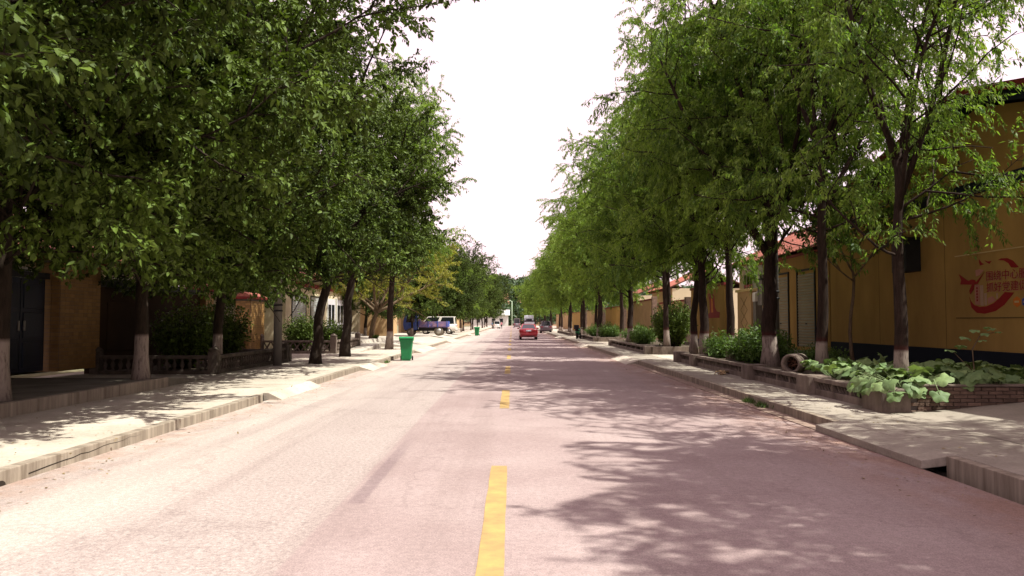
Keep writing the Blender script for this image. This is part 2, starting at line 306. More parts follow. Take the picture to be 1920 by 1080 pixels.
class MB:
    def __init__(s): s.v = []; s.f = []; s.sm = []
    def add(s, vs, fs, smooth=False):
        k = len(s.v); s.v += [tuple(q) for q in vs]; s.f += [tuple(i + k for i in f) for f in fs]; s.sm += [smooth] * len(fs); return s
    def box(s, x0, x1, y0, y1, z0, z1):
        return s.add([(x0, y0, z0), (x1, y0, z0), (x1, y1, z0), (x0, y1, z0), (x0, y0, z1), (x1, y0, z1), (x1, y1, z1), (x0, y1, z1)],
                     [(3, 2, 1, 0), (4, 5, 6, 7), (0, 1, 5, 4), (1, 2, 6, 5), (2, 3, 7, 6), (3, 0, 4, 7)])
    def frustum(s, cx, cy, z0, z1, a0, b0, a1, b1):
        return s.add([(cx - a0, cy - b0, z0), (cx + a0, cy - b0, z0), (cx + a0, cy + b0, z0), (cx - a0, cy + b0, z0), (cx - a1, cy - b1, z1), (cx + a1, cy - b1, z1), (cx + a1, cy + b1, z1), (cx - a1, cy + b1, z1)],
                     [(3, 2, 1, 0), (4, 5, 6, 7), (0, 1, 5, 4), (1, 2, 6, 5), (2, 3, 7, 6), (3, 0, 4, 7)])
    def prism(s, poly, axis, a, c):
        """poly: 2-D points; axis 'x','y','z' extruded from a to c"""
        def mk(p, t):
            return (t, p[0], p[1]) if axis == 'x' else ((p[0], t, p[1]) if axis == 'y' else (p[0], p[1], t))
        n_ = len(poly)
        vs = [mk(p, a) for p in poly] + [mk(p, c) for p in poly]
        fs = [tuple(range(n_))[::-1], tuple(range(n_, 2 * n_))] + [(i, (i + 1) % n_, n_ + (i + 1) % n_, n_ + i) for i in range(n_)]
        return s.add(vs, fs)
    def tube(s, pts, rad, sides=6, cap=True, smooth=True):
        pts = [Vector(p) for p in pts]; n_ = len(pts)
        if not hasattr(rad, '__len__'): rad = [rad] * n_
        vs = []; up = Vector((0.13, 0.21, 1)).normalized()
        for i, p in enumerate(pts):
            d = (pts[min(i + 1, n_ - 1)] - pts[max(i - 1, 0)]).normalized()
            a = d.cross(up)
            if a.length < 0.1: a = d.cross(Vector((1, 0, 0)))
            a.normalize(); c = d.cross(a)
            for k in range(sides):
                t = 2 * math.pi * k / sides
                vs.append(p + (a * math.cos(t) + c * math.sin(t)) * rad[i])
        fs = [(i * sides + k, i * sides + (k + 1) % sides, (i + 1) * sides + (k + 1) % sides, (i + 1) * sides + k) for i in range(n_ - 1) for k in range(sides)]
        if cap: fs += [tuple(range(sides))[::-1], tuple(range((n_ - 1) * sides, n_ * sides))]
        return s.add(vs, fs, smooth)
    def lathe(s, prof, cx=0, cy=0, sides=12, smooth=True):
        vs = [(cx + r * math.cos(2 * math.pi * k / sides), cy + r * math.sin(2 * math.pi * k / sides), z) for r, z in prof for k in range(sides)]
        n_ = len(prof)
        fs = [(i * sides + k, i * sides + (k + 1) % sides, (i + 1) * sides + (k + 1) % sides, (i + 1) * sides + k) for i in range(n_ - 1) for k in range(sides)]
        fs += [tuple(range(sides))[::-1], tuple(range((n_ - 1) * sides, n_ * sides))]
        return s.add(vs, fs, smooth)
    def wheel(s, c, r, w, axis='x', sides=18, prof=None):
        prof = prof or [(r * .6, -w / 2), (r * .93, -w / 2), (r, -w * .32), (r, w * .32), (r * .93, w / 2), (r * .6, w / 2)]
        vs = []
        for q, t in prof:
            for k in range(sides):
                a = 2 * math.pi * k / sides
                p = (t, q * math.cos(a), q * math.sin(a)) if axis == 'x' else (q * math.cos(a), t, q * math.sin(a))
                vs.append((c[0] + p[0], c[1] + p[1], c[2] + p[2]))
        n_ = len(prof)
        fs = [(i * sides + k, i * sides + (k + 1) % sides, ((i + 1) % n_) * sides + (k + 1) % sides, ((i + 1) % n_) * sides + k) for i in range(n_ - 1) for k in range(sides)]
        fs += [tuple(range(sides)), tuple(range((n_ - 1) * sides, n_ * sides))[::-1]]
        return s.add(vs, fs, True)
    def mesh(s, name, mt, bevel=0.0):
        me = bpy.data.meshes.new(name); me.from_pydata(s.v, [], s.f)
        me.polygons.foreach_set('use_smooth', s.sm)
        bm = bmesh.new(); bm.from_mesh(me); bmesh.ops.recalc_face_normals(bm, faces=bm.faces)
        if bevel > 0:
            bmesh.ops.bevel(bm, geom=[e for e in bm.edges if len(e.link_faces) == 2 and e.calc_face_angle(0) > 0.6], offset=bevel, segments=2, profile=0.6, affect='EDGES')
        bm.to_mesh(me); bm.free()
        if mt: me.materials.append(M[mt])
        me.update(); return me
    def build(s, name, mt, parent=None, loc=None, bevel=0.0, rot=None):
        return obj(name, s.mesh(name, mt, bevel), parent, loc, rot)
def struct(o, label=None):
    o['kind'] = 'structure'; return o

def np_mesh(name, verts, faces, mt, tint=None, smooth=False):
    """verts (n,3), faces (m,k) of one polygon size"""
    me = bpy.data.meshes.new(name); k = faces.shape[1]; nf = len(faces)
    me.vertices.add(len(verts)); me.vertices.foreach_set('co', np.ascontiguousarray(verts, np.float32).ravel())
    me.loops.add(nf * k); me.loops.foreach_set('vertex_index', np.ascontiguousarray(faces, np.int32).ravel())
    me.polygons.add(nf); me.polygons.foreach_set('loop_start', np.arange(0, nf * k, k, dtype=np.int32))
    me.update(calc_edges=True)
    if smooth: me.polygons.foreach_set('use_smooth', np.ones(nf, bool))
    if tint is not None:
        a = me.attributes.new('tint', 'FLOAT', 'FACE'); a.data.foreach_set('value', np.ascontiguousarray(tint, np.float32))
    me.materials.append(M[mt]); me.validate(); return me

def nrm(a): return a / np.maximum(np.linalg.norm(a, axis=-1, keepdims=True), 1e-9)
def leaf_mesh(name, P, D, N, L, W, mt, kind, tint):
    D = nrm(D); S = nrm(np.cross(D, N)); N2 = np.cross(S, D); L = L[:, None]; W = W[:, None]
    n_ = len(P)
    if kind == 'broad':
        vs = np.stack([P, P + D * L * .30 + S * W * .5 + N2 * W * .12, P + D * L * .66 + S * W * .40 + N2 * W * .05, P + D * L - N2 * L * .12,
                       P + D * L * .66 - S * W * .40 + N2 * W * .05, P + D * L * .30 - S * W * .5 + N2 * W * .12], 1).reshape(-1, 3)
        base = np.arange(n_)[:, None] * 6
        fs = np.concatenate([base + np.array([[0, 1, 2, 3]]), base + np.array([[0, 3, 4, 5]])], 1).reshape(-1, 4)
        return np_mesh(name, vs, fs, mt, np.repeat(tint, 2))
    vs = np.stack([P, P + D * L * .42 + S * W * .5, P + D * L - N2 * L * .10, P + D * L * .42 - S * W * .5], 1).reshape(-1, 3)
    fs = np.arange(n_ * 4).reshape(-1, 4)
    return np_mesh(name, vs, fs, mt, tint)

# ------------------------------------------------------------------ trees
def grow(rng, p, d, length, segs, up, wob):
    pts = [p.copy()]; d = d / np.linalg.norm(d)
    for i in range(segs):
        d = d + rng.normal(0, wob, 3) + np.array([0, 0, up]); d = d / np.linalg.norm(d)
        p = p + d * (length / segs); pts.append(p.copy())
    return np.array(pts), d
def along(pts, t):
    s = t * (len(pts) - 1); i = min(int(s), len(pts) - 2); f = s - i
    q = pts[i + 1] - pts[i]
    return pts[i] * (1 - f) + pts[i + 1] * f, q / max(np.linalg.norm(q), 1e-9)
def azi(a, inc): return np.array([math.cos(a) * math.sin(inc), math.sin(a) * math.sin(inc), math.cos(inc)])

def make_tree(seed, trunk, r0, bark, leafmat, kind, limbs, n_sub, sub_len, n_twig, twig_len, droop, n_leaf, L, W, hang=0.4, limb_up=0.06, flare=1.35, min_z=2.5, sub_inc=(35, 70), away=None):
    """trunk: list of (x,y,z); limbs: list of (t on trunk, azimuth deg, inclination deg, length, radius)"""
    rng = np.random.default_rng(seed); mb = MB()
    tp = np.array(trunk, float); n_ = len(tp)
    # resample with slight wobble
    ts = np.linspace(0, 1, max(8, n_ * 2)); pts = np.array([along(tp, t)[0] for t in ts]); pts[1:-1, :2] += rng.normal(0, r0 * 0.12, (len(ts) - 2, 2))
    rad = [r0 * (1.0 - 0.45 * t) * (flare - (flare - 1) * min(1, t * 9)) for t in ts]
    mb.tube(pts, rad, 10)
    P, D, N = [], [], []
    stack = [(pts[-1], None)]
    limb_paths = []
    for (t, az, inc, ln, rr) in limbs:
        p0, _ = along(tp, t); d = azi(R(az), R(inc))
        path, _ = grow(rng, p0, d, ln, 7, limb_up, 0.09)
        mb.tube(path, [rr * (1 - 0.82 * (i / 7)) for i in range(8)], 7)
        limb_paths.append((path, ln, rr))
    for path, ln, rr in limb_paths:
        ns = max(3, int(n_sub * ln / 5.0 + 0.5))
        for j in range(ns):
            t = 0.22 + 0.78 * (j + rng.uniform(0, 1)) / ns
            p0, dl = along(path, min(t, 1.0))
            a = rng.uniform(0, 2 * math.pi); side = np.array([math.cos(a), math.sin(a), rng.uniform(-.35, .35)]); side = side - dl * side.dot(dl); side /= max(np.linalg.norm(side), 1e-6)
            inc = R(rng.uniform(*sub_inc)); d = dl * math.cos(inc) + side * math.sin(inc)
            sl = rng.uniform(*sub_len) * (1.15 - 0.5 * t)
            sp, _ = grow(rng, p0, d, sl, 4, 0.02, 0.14)
            mb.tube(sp, [0.028 * (1 - 0.7 * i / 4) * (sl / sub_len[1]) + 0.005 for i in range(5)], 4)
            nt = max(3, int(n_twig * sl / sub_len[1] + .5))
            for k in range(nt):
                tt = 0.12 + 0.88 * (k + rng.uniform(0, 1)) / nt
                q0, ds = along(sp, min(tt, 1.0))
                d2 = ds * 0.55 + rng.normal(0, 0.6, 3); d2[2] += 0.12 - droop * 0.3
                tl = rng.uniform(*twig_len)
                wp, _ = grow(rng, q0, d2, tl, 3, -droop * 0.32, 0.13)
                if wp[-1][2] < min_z - 0.4: continue
                mb.tube(wp, [0.007, 0.005, 0.004, 0.002], 3, cap=False)
                m_ = int(n_leaf * tl / twig_len[1])
                if m_ < 1: continue
                u = rng.uniform(0.08, 1.05, m_) * 3; i = np.minimum(u.astype(int), 2); f = (u - i)[:, None]
                base = wp[i] * (1 - f) + wp[i + 1] * f + rng.normal(0, 0.03, (m_, 3))
                dt = nrm(wp[i + 1] - wp[i])
                dd = dt * 0.45 + rng.normal(0, 0.55, (m_, 3)); dd[:, 2] -= hang
                nn = rng.normal(0, 0.55, (m_, 3)); nn[:, 2] += 0.9
                P.append(base); D.append(dd); N.append(nn)
    P = np.concatenate(P); D = np.concatenate(D); N = np.concatenate(N)
    keep = P[:, 2] > min_z + rng.uniform(-.5, .5, len(P))
    P, D, N = P[keep], D[keep], N[keep]
    n2 = len(P)
    sz = rng.uniform(0.5, 1.3, n2)
    # leaf age varies sprig by sprig and leaf by leaf
    cell = np.floor(P * 1.1); h = np.sin(cell @ np.array([12.9898, 78.233, 37.719])) * 43758.5453; h = h - np.floor(h)
    tint = np.clip(0.18 + 0.42 * h + rng.normal(0, 0.18, n2), 0, 0.95)
    lm = leaf_mesh('crown', P, D, N, L * sz, W * sz * rng.uniform(.8, 1.15, n2), leafmat, kind, tint)
    tm = mb.mesh('trunk', bark)
    return tm, lm
def plant_tree(name, meshes, loc, rz, s, label, cat='tree', group=None):
    root = thing(name, label, cat, loc, rz, group, s)
    obj('trunk', meshes[0], root)
    c = obj('crown', meshes[1], root); c['kind'] = 'stuff'
    return root

def willow(seed, H, fork, r0, lean=(0, 0), nl=6, twl=(0.7, 1.3), extra=(), dens=1.0, low=5, rl=1.0, nleaf=104):
    rng = random.Random(seed)
    top = (lean[0], lean[1], fork + 1.6)
    trunk = [(0, 0, -0.12), (lean[0] * .25, lean[1] * .25, fork * .4), (lean[0] * .6, lean[1] * .6, fork * .8), top]
    lb = []
    a0 = rng.uniform(0, 360)
    for i in range(nl):
        inc = rng.uniform(9, 34); lb.append((rng.uniform(.72, 1.0), a0 + i * 360 / nl + rng.uniform(-20, 20), inc, (H - fork - 1.2) * rng.uniform(.72, 1.0) * rl, r0 * rng.uniform(.34, .5)))
    for i in range(low):
        lb.append((rng.uniform(.62, .98), rng.uniform(0, 360), rng.uniform(50, 78), rng.uniform(1.8, 3.1) * rl, r0 * .22))
    lb += list(extra)
    return make_tree(seed, trunk, r0, 'bark_right', 'leaf_willow', 'narrow', lb, int(13 * dens), (1.4, 2.9), int(14 * dens), twl, 0.85, nleaf, 0.14, 0.040, hang=0.75, min_z=fork * .80)
def broad(seed, H, fork, r0, lean=(0, 0), nl=10, reach=0, bark='bark_left', trunk=None, minz=None, rl=1.0):
    rng = random.Random(seed)
    trunk = trunk or [(0, 0, -0.12), (lean[0] * .3, lean[1] * .3, fork * .5), (lean[0], lean[1], fork), (lean[0] * 1.1, lean[1] * 1.1, fork + 2.2), (lean[0] * 1.1, lean[1] * 1.1, fork + 3.6)]
    lb = []; a0 = rng.uniform(0, 360)
    for i in range(nl):
        inc = rng.uniform(16, 52); lb.append((rng.uniform(.55, 1.0), a0 + i * 137.5, inc, (H - fork) * rng.uniform(.55, .80) * rl, r0 * rng.uniform(.3, .48)))
    for i in range(12):
        lb.append((rng.uniform(.38, .8), a0 + i * 30 + rng.uniform(-15, 15), rng.uniform(58, 92), rng.uniform(3.0, 4.6) * rl, r0 * .25))
    for i in range(reach):
        lb.append((rng.uniform(.5, .85), -48 + 96 * i / max(1, reach - 1), rng.uniform(60, 80), rng.uniform(5.0, 6.0), r0 * .28))
    for i in range(7):
        lb.append((rng.uniform(.48, .66), a0 + i * 51 + rng.uniform(-15, 15), rng.uniform(92, 104), rng.uniform(2.6, 4.0) * rl, r0 * .2))
    return make_tree(seed, trunk, r0, bark, 'leaf_broad', 'broad', lb, 11, (1.3, 2.3), 14, (0.5, 1.05), 0.40, 54, 0.130, 0.066, hang=0.35, min_z=minz or 2.15)

WIL = [willow(11, 13.2, 3.6, 0.15, (.12, .1)), willow(12, 14.2, 4.1, 0.17, (-.15, .1), nl=7), willow(13, 13.6, 3.2, 0.20, (.1, -.2), nl=7),
       willow(14, 14.8, 4.6, 0.16, (.3, .2), nl=6)]
W_DENSE = willow(16, 12.5, 3.3, 0.17, nl=8, dens=1.2, nleaf=120, low=8)
W_SLIM = willow(17, 15.0, 4.3, 0.16, (-.1, .1), nl=6, dens=.9, nleaf=86, low=5, rl=.92)
W_THIN = willow(15, 15.0, 3.9, 0.17, (.1, .05), nl=6, dens=.78, nleaf=72, low=5)
W_FORK = willow(21, 14.0, 3.3, 0.23, (0.06, 0), nl=6, extra=[(0.72, 178, 33, 6.5, .13), (.8, 100, 18, 8.5, .14)])
BRO = [broad(31, 12.0, 2.9, 0.165, rl=1.15, nl=14, reach=6), broad(32, 12.4, 3.1, 0.155, (.1, -.1), rl=1.15, nl=14, reach=6), broad(33, 11.8, 2.8, 0.165, (-.1, .1), rl=1.15, nl=14, reach=6)]
B_BEND = broad(34, 11.6, 3.0, 0.19, nl=11, minz=3.4, rl=.78, bark='bark_plain', trunk=[(0, 0, -.12), (.05, 0, .9), (.10, 0, 1.7), (.42, 0, 2.9), (.75, .1, 4.2), (.9, .1, 6.2), (.8, .1, 8.6)])
B_FORK = broad(35, 12.0, 3.0, 0.20, nl=11, minz=3.9, rl=.66, bark='bark_plain', trunk=[(0, 0, -.12), (.05, 0, 1.2), (.12, 0, 2.4), (.3, 0, 3.4), (.75, 0, 4.6), (.9, .1, 6.4), (.8, .1, 9.0)])
OLIVE = make_tree(51, [(0, 0, -.1), (.1, 0, .9), (.35, 0, 1.7)], .16, 'bark_pale', 'leaf_olive', 'narrow',
                  [(.9, 5, 62, 4.6, .09), (.95, -25, 50, 5.0, .09), (.9, 170, 52, 3.6, .08), (1, 90, 45, 4.0, .08), (1, -90, 48, 4.4, .08), (1, 40, 32, 4.2, .08), (.98, 215, 38, 3.6, .07)],
                  11, (1.1, 2.2), 12, (.5, 1.0), 0.05, 85, 0.13, 0.042, hang=0.15, limb_up=0.02, min_z=2.0)
YOUNG = make_tree(52, [(0, 0, -.1), (-.05, .05, 1.0), (.08, 0, 2.0), (.0, 0, 2.7)], .05, 'bark_pale', 'leaf_broad', 'broad',
                  [(.75, 10, 42, 2.2, .028), (.8, 160, 30, 2.2, .028), (.7, 185, 55, 1.8, .022), (.95, 80, 22, 2.0, .025), (.95, 270, 30, 2.0, .024), (1, 320, 40, 1.8, .022)],
                  11, (.7, 1.2), 8, (.35, .7), 0.2, 26, 0.11, 0.055, hang=0.3, min_z=2.4)

GR = 'willow-leaved street trees along the planters'
def wt(i, x, y, rz, s, label, z=0.30, mesh=None, group=GR):
    return plant_tree('street_tree', mesh or WIL[i % len(WIL)], (x, y, z), R(rz), s, label, group=group)
wt(2, 8.7, 2.3, 60, .95, 'dense narrow-leaved tree on the pavement before the sloping driveway', .155, W_DENSE)
wt(1, 8.6, 6.5, 200, 0.92, 'narrow-leaved tree whose twigs hang over the driveway by the mural', .25, W_DENSE)
wt(0, 10.0, 9.0, 100, 0.7, 'thin-crowned narrow-leaved tree at the mural building corner', .4, W_THIN)
wt(2, 7.35, 14.5, 20, 0.82, 'slim whitewashed tree rising from the large squash leaves', .5, W_THIN)
wt(3, 7.40, 18.3, 130, 0.90, 'whitewashed tree growing beside the concrete pipe', .5, W_SLIM)
wt(0, 7.20, 21.4, 0, 1.0, 'thick dark whitewashed tree with forked limb beside the utility pole', .5, W_FORK)
wt(1, 7.2, 25.2, 70, 0.92, 'pale limbed whitewashed tree behind the leafy green hedge', .5, W_SLIM)
wt(2, 7.1, 28.0, 220, 0.95, 'dark slim tree in front of the red wall painting', .5)
wt(3, 6.95, 29.4, 300, 0.90, 'dark tree at the end block of the lattice planter', .5)
wt(0, 7.4, 36.6, 150, 1.0, 'ivy-footed tree growing beside the dark shrub', .5)
wt(2, 7.0, 45.8, 10, 1.0, 'dark tree with low forked trunk in the second planter', .5)
wt(1, 8.4, 41.0, 95, 0.95, 'willow-leaved tree in the middle of the second planter', .5)
wt(3, 7.7, 53.5, 210, 1.0, 'willow-leaved tree beside the second driveway', .155)
wt(0, 7.0, 61.0, 40, 1.08, 'thick double-trunk tree in the third planter', .4, W_FORK)
FAR_LAB = 'distant willow-leaved tree in the row beyond the motorcycle'
for k, (x, y) in enumerate([(7.4, 68), (7.1, 75), (7.6, 83), (7.0, 91), (7.4, 100), (7.2, 110), (7.5, 121), (6.9, 133), (7.3, 146), (7.0, 161), (7.4, 178), (7.2, 196), (6.6, 214), (6.0, 233), (5.4, 252)]):
    wt(k, x, y, 77 * k, 0.98 + 0.1 * ((k * 7) % 5) / 5, FAR_LAB, .1, group='distant trees of the planter row')
GL = 'broad-leaved trees along the house side'
def bt(mesh, x, y, rz, s, label, z=.155, group=GL): return plant_tree('shade_tree', mesh, (x, y, z), R(rz), s, label, group=group)
bt(BRO[1], -8.6, 7.6, 12, 1.0, 'broad-leaved tree beside the plain wall before the blue gate', .375)
bt(BRO[0], -8.62, 12.9, 0, 1.0, 'broad-leaved tree on the raised platform before the blue gate', .375)
bt(BRO[2], -8.55, 17.7, -15, 1.0, 'whitewashed tree at the end of the raised platform edge', .375)
bt(BRO[1], -9.0, 23.4, 80, 1.0, 'whitewashed tree behind the balustrade corner post', .3)
bt(B_BEND, -7.2, 28.1, 0, 1.05, 'bare-trunk tree bending over the pavement beside the grey pole')
bt(B_FORK, -7.4, 34.0, 0, 1.06, 'bare-trunk forked tree on the pavement before the second balustrade')
plant_tree('street_tree', WIL[3], (-6.9, 43.0, .155), R(20), 1.25, 'tall pale willow-leaved tree standing over the sunlit forecourt')
plant_tree('olive_tree', OLIVE, (-9.3, 50.5, .38), 0, 1.25, 'spreading olive-yellow tree beside the tan wall')
bt(BRO[0], -9.0, 69.0, 90, .72, 'small dark-trunk tree in front of the blue farm truck', .38)
bt(BRO[2], -11.6, 60.5, 250, .82, 'dark tree shading the tan forecourt wall', .38)
for k, (x, y, s) in enumerate([(-8.6, 88, .85), (-7.6, 96, .9), (-8.0, 105, .95), (-7.6, 115, 1.0), (-8.0, 126, 1.0), (-7.4, 138, 1.05), (-7.8, 152, 1.05), (-7.6, 168, 1.1), (-7.2, 186, 1.1), (-7.4, 205, 1.15), (-7.4, 226, 1.2), (-8.5, 250, 1.2)]):
    if k % 2: plant_tree('street_tree', WIL[k % 4], (x, y, .1), R(61 * k), s * .78, 'distant willow-leaved tree beyond the parked van', group='distant trees beyond the van')
    else: bt(BRO[k % 3], x, y, 50 * k, s, 'distant broad-leaved tree beyond the parked van', .1, 'distant broad-leaved trees beyond the van')
for k, (x, y, s) in enumerate([(-15.5, 15.5, 1.0), (-16.2, 40.0, 1.0), (-17.5, 63.0, 1.15), (-16, 78, 1.1), (-15.5, 98, 1.1)]):
    bt(BRO[(k + 1) % 3], x, y, 90 * k, s, 'broad-leaved courtyard tree standing behind the street wall', .0, 'courtyard trees behind the walls')
plant_tree('young_tree', YOUNG, (9.15, 20.6, .5), 0, 1.1, 'thin pale young tree against the yellow mural wall')

# ------------------------------------------------------------------ ground, road, pavements
struct(MB().box(-900, 900, -60, 1600, -.6, -.15).build('ground', 'ground'))
rd = MB(); ys = [-14 + 2.0 * i for i in range(153)]
for i in range(len(ys) - 1):
    rd.add([(-5.30, ys[i], 0), (4.74, ys[i], 0), (4.74, ys[i + 1], 0), (-5.30, ys[i + 1], 0)], [(0, 1, 2, 3)])
rd.add([(4.74, -14, 0), (4.74, -14, -.16), (4.74, 290, -.16), (4.74, 290, 0)], [(0, 1, 2, 3)])
road = struct(rd.build('road', 'asphalt'))
far_dash = MB(); k = 0
rs = random.Random(3)
def dash_mesh(y0, y1):
    mb = MB(); n_ = 10
    xs = -0.15
    l_ = [(xs - .094 + rs.uniform(-.005, .005), y0 + (y1 - y0) * i / n_, .004) for i in range(n_ + 1)]
    r_ = [(xs + .094 + rs.uniform(-.005, .005), y0 + (y1 - y0) * i / n_, .004) for i in range(n_ + 1)]
    return mb.add(l_ + r_, [(i, n_ + 1 + i, n_ + 2 + i, i + 1) for i in range(n_)])
for i in range(28):
    y1 = 9.1 + 9.98 * i; y0 = y1 - 4.0
    o = dash_mesh(y0, y1).build('centre_dash', 'yellow_paint', road)
# pavement slabs, each bay cast on its own
def bays(name, x0, x1, ylist, z1, parent=None, mt='paving'):
    root = parent
    for a, c in zip(ylist[:-1], ylist[1:]):
        o = MB().box(x0, x1, a + .006, c - .006, -.1, z1 + rs.uniform(-.004, .004)).build('paving_bay', mt, root, bevel=.008)
pl = struct(MB().box(-13.4, -5.42, -14, 290, -.14, .10).build('pavement', 'paving'))
bays('pavement_left', -8.17, -5.42, [-6, -2, 1, 4, 7, 10, 13, 16, 19, 22, 25, 28, 31, 34, 37, 40, 44, 50, 56, 62, 68, 76, 84, 92, 104, 120, 140, 170, 210, 290], .155, pl)
bays('pavement_left', -13.3, -8.18, [18.4, 22.3, 29.7, 33, 37, 40, 44, 50, 56, 62, 68, 76, 84, 92, 104, 120, 140, 170, 210, 290], .155, pl)
pr = struct(MB().box(5.13, 16, -14, 290, -.14, .10).build('pavement', 'paving_shaded'))
bays('pavement_right', 5.13, 6.42, [-6, -2, 1, 4, 6.5, 8.9, 10.5, 12.1, 15, 18, 21, 24, 27, 30, 33, 36, 39, 42, 45, 48, 51, 54, 57, 60, 64, 68, 74, 80, 90, 105, 125, 150, 190, 290], .155, pr, 'paving_shaded')
bays('pavement_right', 6.43, 10.95, [29.9, 33, 36.0, 39, 42, 45, 48, 51, 54, 57, 60, 64, 68, 74, 80, 90, 105, 125, 150, 190, 290], .150, pr)
struct(MB().box(4.742, 5.125, 12.0, 290, -.14, .012).build('verge', 'verge'))
struct(MB().box(4.742, 5.125, -14, 12.0, -.16, -.135).build('gutter_floor', 'soil'))
# kerbs
def kerb(side, y0, y1, label, step=1.5):
    x0, x1 = (-5.42, -5.27) if side < 0 else (5.0, 5.125)
    root = struct(bpy.data.objects.new('kerb', None)); C.objects.link(root)
    n_ = max(1, round((y1 - y0) / step)); st = (y1 - y0) / n_
    for i in range(n_):
        a = y0 + st * i
        MB().box(x0, x1, a + .004, a + st - .004, -.14, .157 + rs.uniform(-.003, .006)).build('kerb_stone', 'kerb', root, bevel=.012)
    return root
kl = kerb(-1, 2, 16.3, ''); kerb(-1, 20.2, 26.6, ''); kerb(-1, 30.0, 41.5, ''); kerb(-1, 49, 62, '', 3); kerb(-1, 70, 92, '', 4); kerb(-1, 97, 290, '', 16)
kerb(1, 2, 8.9, ''); kerb(1, 12.0, 30.5, ''); kerb(1, 35.5, 50.5, ''); kerb(1, 56.5, 76, '', 3); kerb(1, 82, 108, '', 4); kerb(1, 114, 290, '', 16)
# long jagged crack and a drain hole in the first kerb
cr = MB(); cp = [(8.42 + .17 * i, .055 + .004 * i + rs.uniform(-.014, .014)) for i in range(16)]
vs_ = [(-5.2675, y, z + .007 * (1 - i / 16)) for i, (y, z) in enumerate(cp)] + [(-5.2675, y, z - .008 * (1 - i / 16)) for i, (y, z) in enumerate(cp)]
cr.add(vs_, [(i, i + 1, 17 + i, 16 + i) for i in range(15)]).build('crack', 'crack', kl)
dh = MB(); dh.prism([(7.96 + .085 * math.cos(a * math.pi / 8), .006 + .055 * math.sin(a * math.pi / 8)) for a in range(9)], 'x', -5.2670, -5.30).build('drain_hole', 'crack', kl)
def apron(side, y0, y1, reach=.45):
    if side < 0: poly = [(-5.415, -.1), (-5.415, .152), (-5.30, .15), (-5.27 + reach, .006), (-5.27 + reach, -.1)]
    else: poly = [(5.128, -.1), (5.128, .152), (5.02, .15), (4.98 - reach, .006), (4.98 - reach, -.1)]
    return struct(MB().prism(poly, 'y', y0 + .01, y1 - .01).build('driveway_apron', 'paving', bevel=.01))
for a, c in ((16.75, 20.2),): apron(-1, a, c, .26)
for a, c in ((26.6, 30.0), (41.5, 49), (62, 70), (92, 97)): apron(-1, a, c)
for a, c in ((30.5, 35.5), (50.5, 56.5), (76, 82), (108, 114)): apron(1, a, c)
struct(MB().prism([(5.128, .05), (5.128, .158), (4.72, .10), (4.72, .0)], 'y', 8.91, 11.99).build('driveway_apron', 'paving_shaded', bevel=.01))
# sloping driveway at the mural building
dv = MB(); gx = [6.42, 6.9, 7.4, 8.0, 8.8, 10.0, 11.0]; gz = [.158, .172, .205, .27, .345, .40, .42]
yl = [-6, 2, 5, 8, 10, 11.2, 12.2, 13.06]
vs_ = [(x, y, z) for y in yl for x, z in zip(gx, gz)]
nx = len(gx)
dv.add(vs_, [(j * nx + i, j * nx + i + 1, (j + 1) * nx + i + 1, (j + 1) * nx + i) for j in range(len(yl) - 1) for i in range(nx - 1)], True)
struct(dv.build('driveway', 'paving_shaded'))
# raised platform on the left with its kerb
pf = struct(MB().box(-13.3, -8.32, 2, 18.2, .10, .368).build('platform', 'soil'))
mat('yard_floor', (0.19, 0.165, 0.135), 0.95, col2=(0.09, 0.085, 0.06), scale=1.4, bump=.4)
MB().box(-13.28, -8.34, 2.1, 18.15, .30, .373).build('paving_bay', 'yard_floor', pf)
for i in range(9):
    MB().box(-8.32, -8.17, 4.8 + 1.5 * i, 6.29 + 1.5 * i, .1, .378 + rs.uniform(-.006, .006)).build('kerb_stone', 'kerb', pf, bevel=.015)
MB().prism([(18.2, .16), (18.2, .370), (20.6, .158), (20.6, .1)], 'x', -12.9, -8.20).build('ramp', 'yard_floor', pf)
# sunlit forecourt on the left
fc = struct(MB().prism([(-12.9, .1), (-12.9, .42), (-7.6, .38), (-6.3, .16), (-6.3, .1)], 'y', 47.0, 95).build('forecourt', 'concrete', bevel=.02))
struct(MB().prism([(-12.9, .1), (-12.9, .62), (-8.8, .60), (-8.6, .15), (-8.6, .1)], 'y', 45.0, 58).build('forecourt_step', 'concrete', bevel=.02))
struct(MB().prism([(38.6, .1), (38.6, .16), (45.0, .44), (45.0, .1)], 'x', -9.3, -7.7).build('ramp', 'concrete', bevel=.01))

# ------------------------------------------------------------------ right: planters
def rwall(px, py, X):           # a point on the plane x = X seen at photo pixel (px, py)
    Y = X * FPX / (px - 960.0); return Y, CAMH + (HZ - py) * Y / FPX
def block(name, x0, x1, y0, y1, z0, z1, mt, parent, bevel=.015): return MB().box(x0, x1, y0, y1, z0, z1).build(name, mt, parent, bevel=bevel)

LAT = None
def lattice_bay(root, x, y0, y1, z0, z1, solid=False):
    """pierced concrete panel between plinth and coping: frame uprights, slanting and straight lattice bars in front of soil"""
    n_ = max(2, round((y1 - y0) / .85)); st = (y1 - y0) / n_
    for i in range(n_):
        a = y0 + i * st; c = a + st
        block('panel_upright', x, x + .10, a, a + .09, z0, z1, 'old_concrete', root, .006)
        if solid: continue
        m_ = max(3, int((st - .09) / .13)); w = (st - .09) / m_
        for j in range(m_):
            s_ = a + .09 + j * w
            mb = MB().prism([(s_, z0), (s_ + .028, z0), (s_ + w + .0, z1), (s_ + w - .028, z1)], 'x', x + .02, x + .06)
            mb.build('lattice_bar', 'old_concrete', root)
            mb = MB().prism([(s_ + w - .028, z0), (s_ + w, z0), (s_ + .028, z1), (s_, z1)], 'x', x + .062, x + .095)
            mb.build('lattice_bar', 'old_concrete', root)
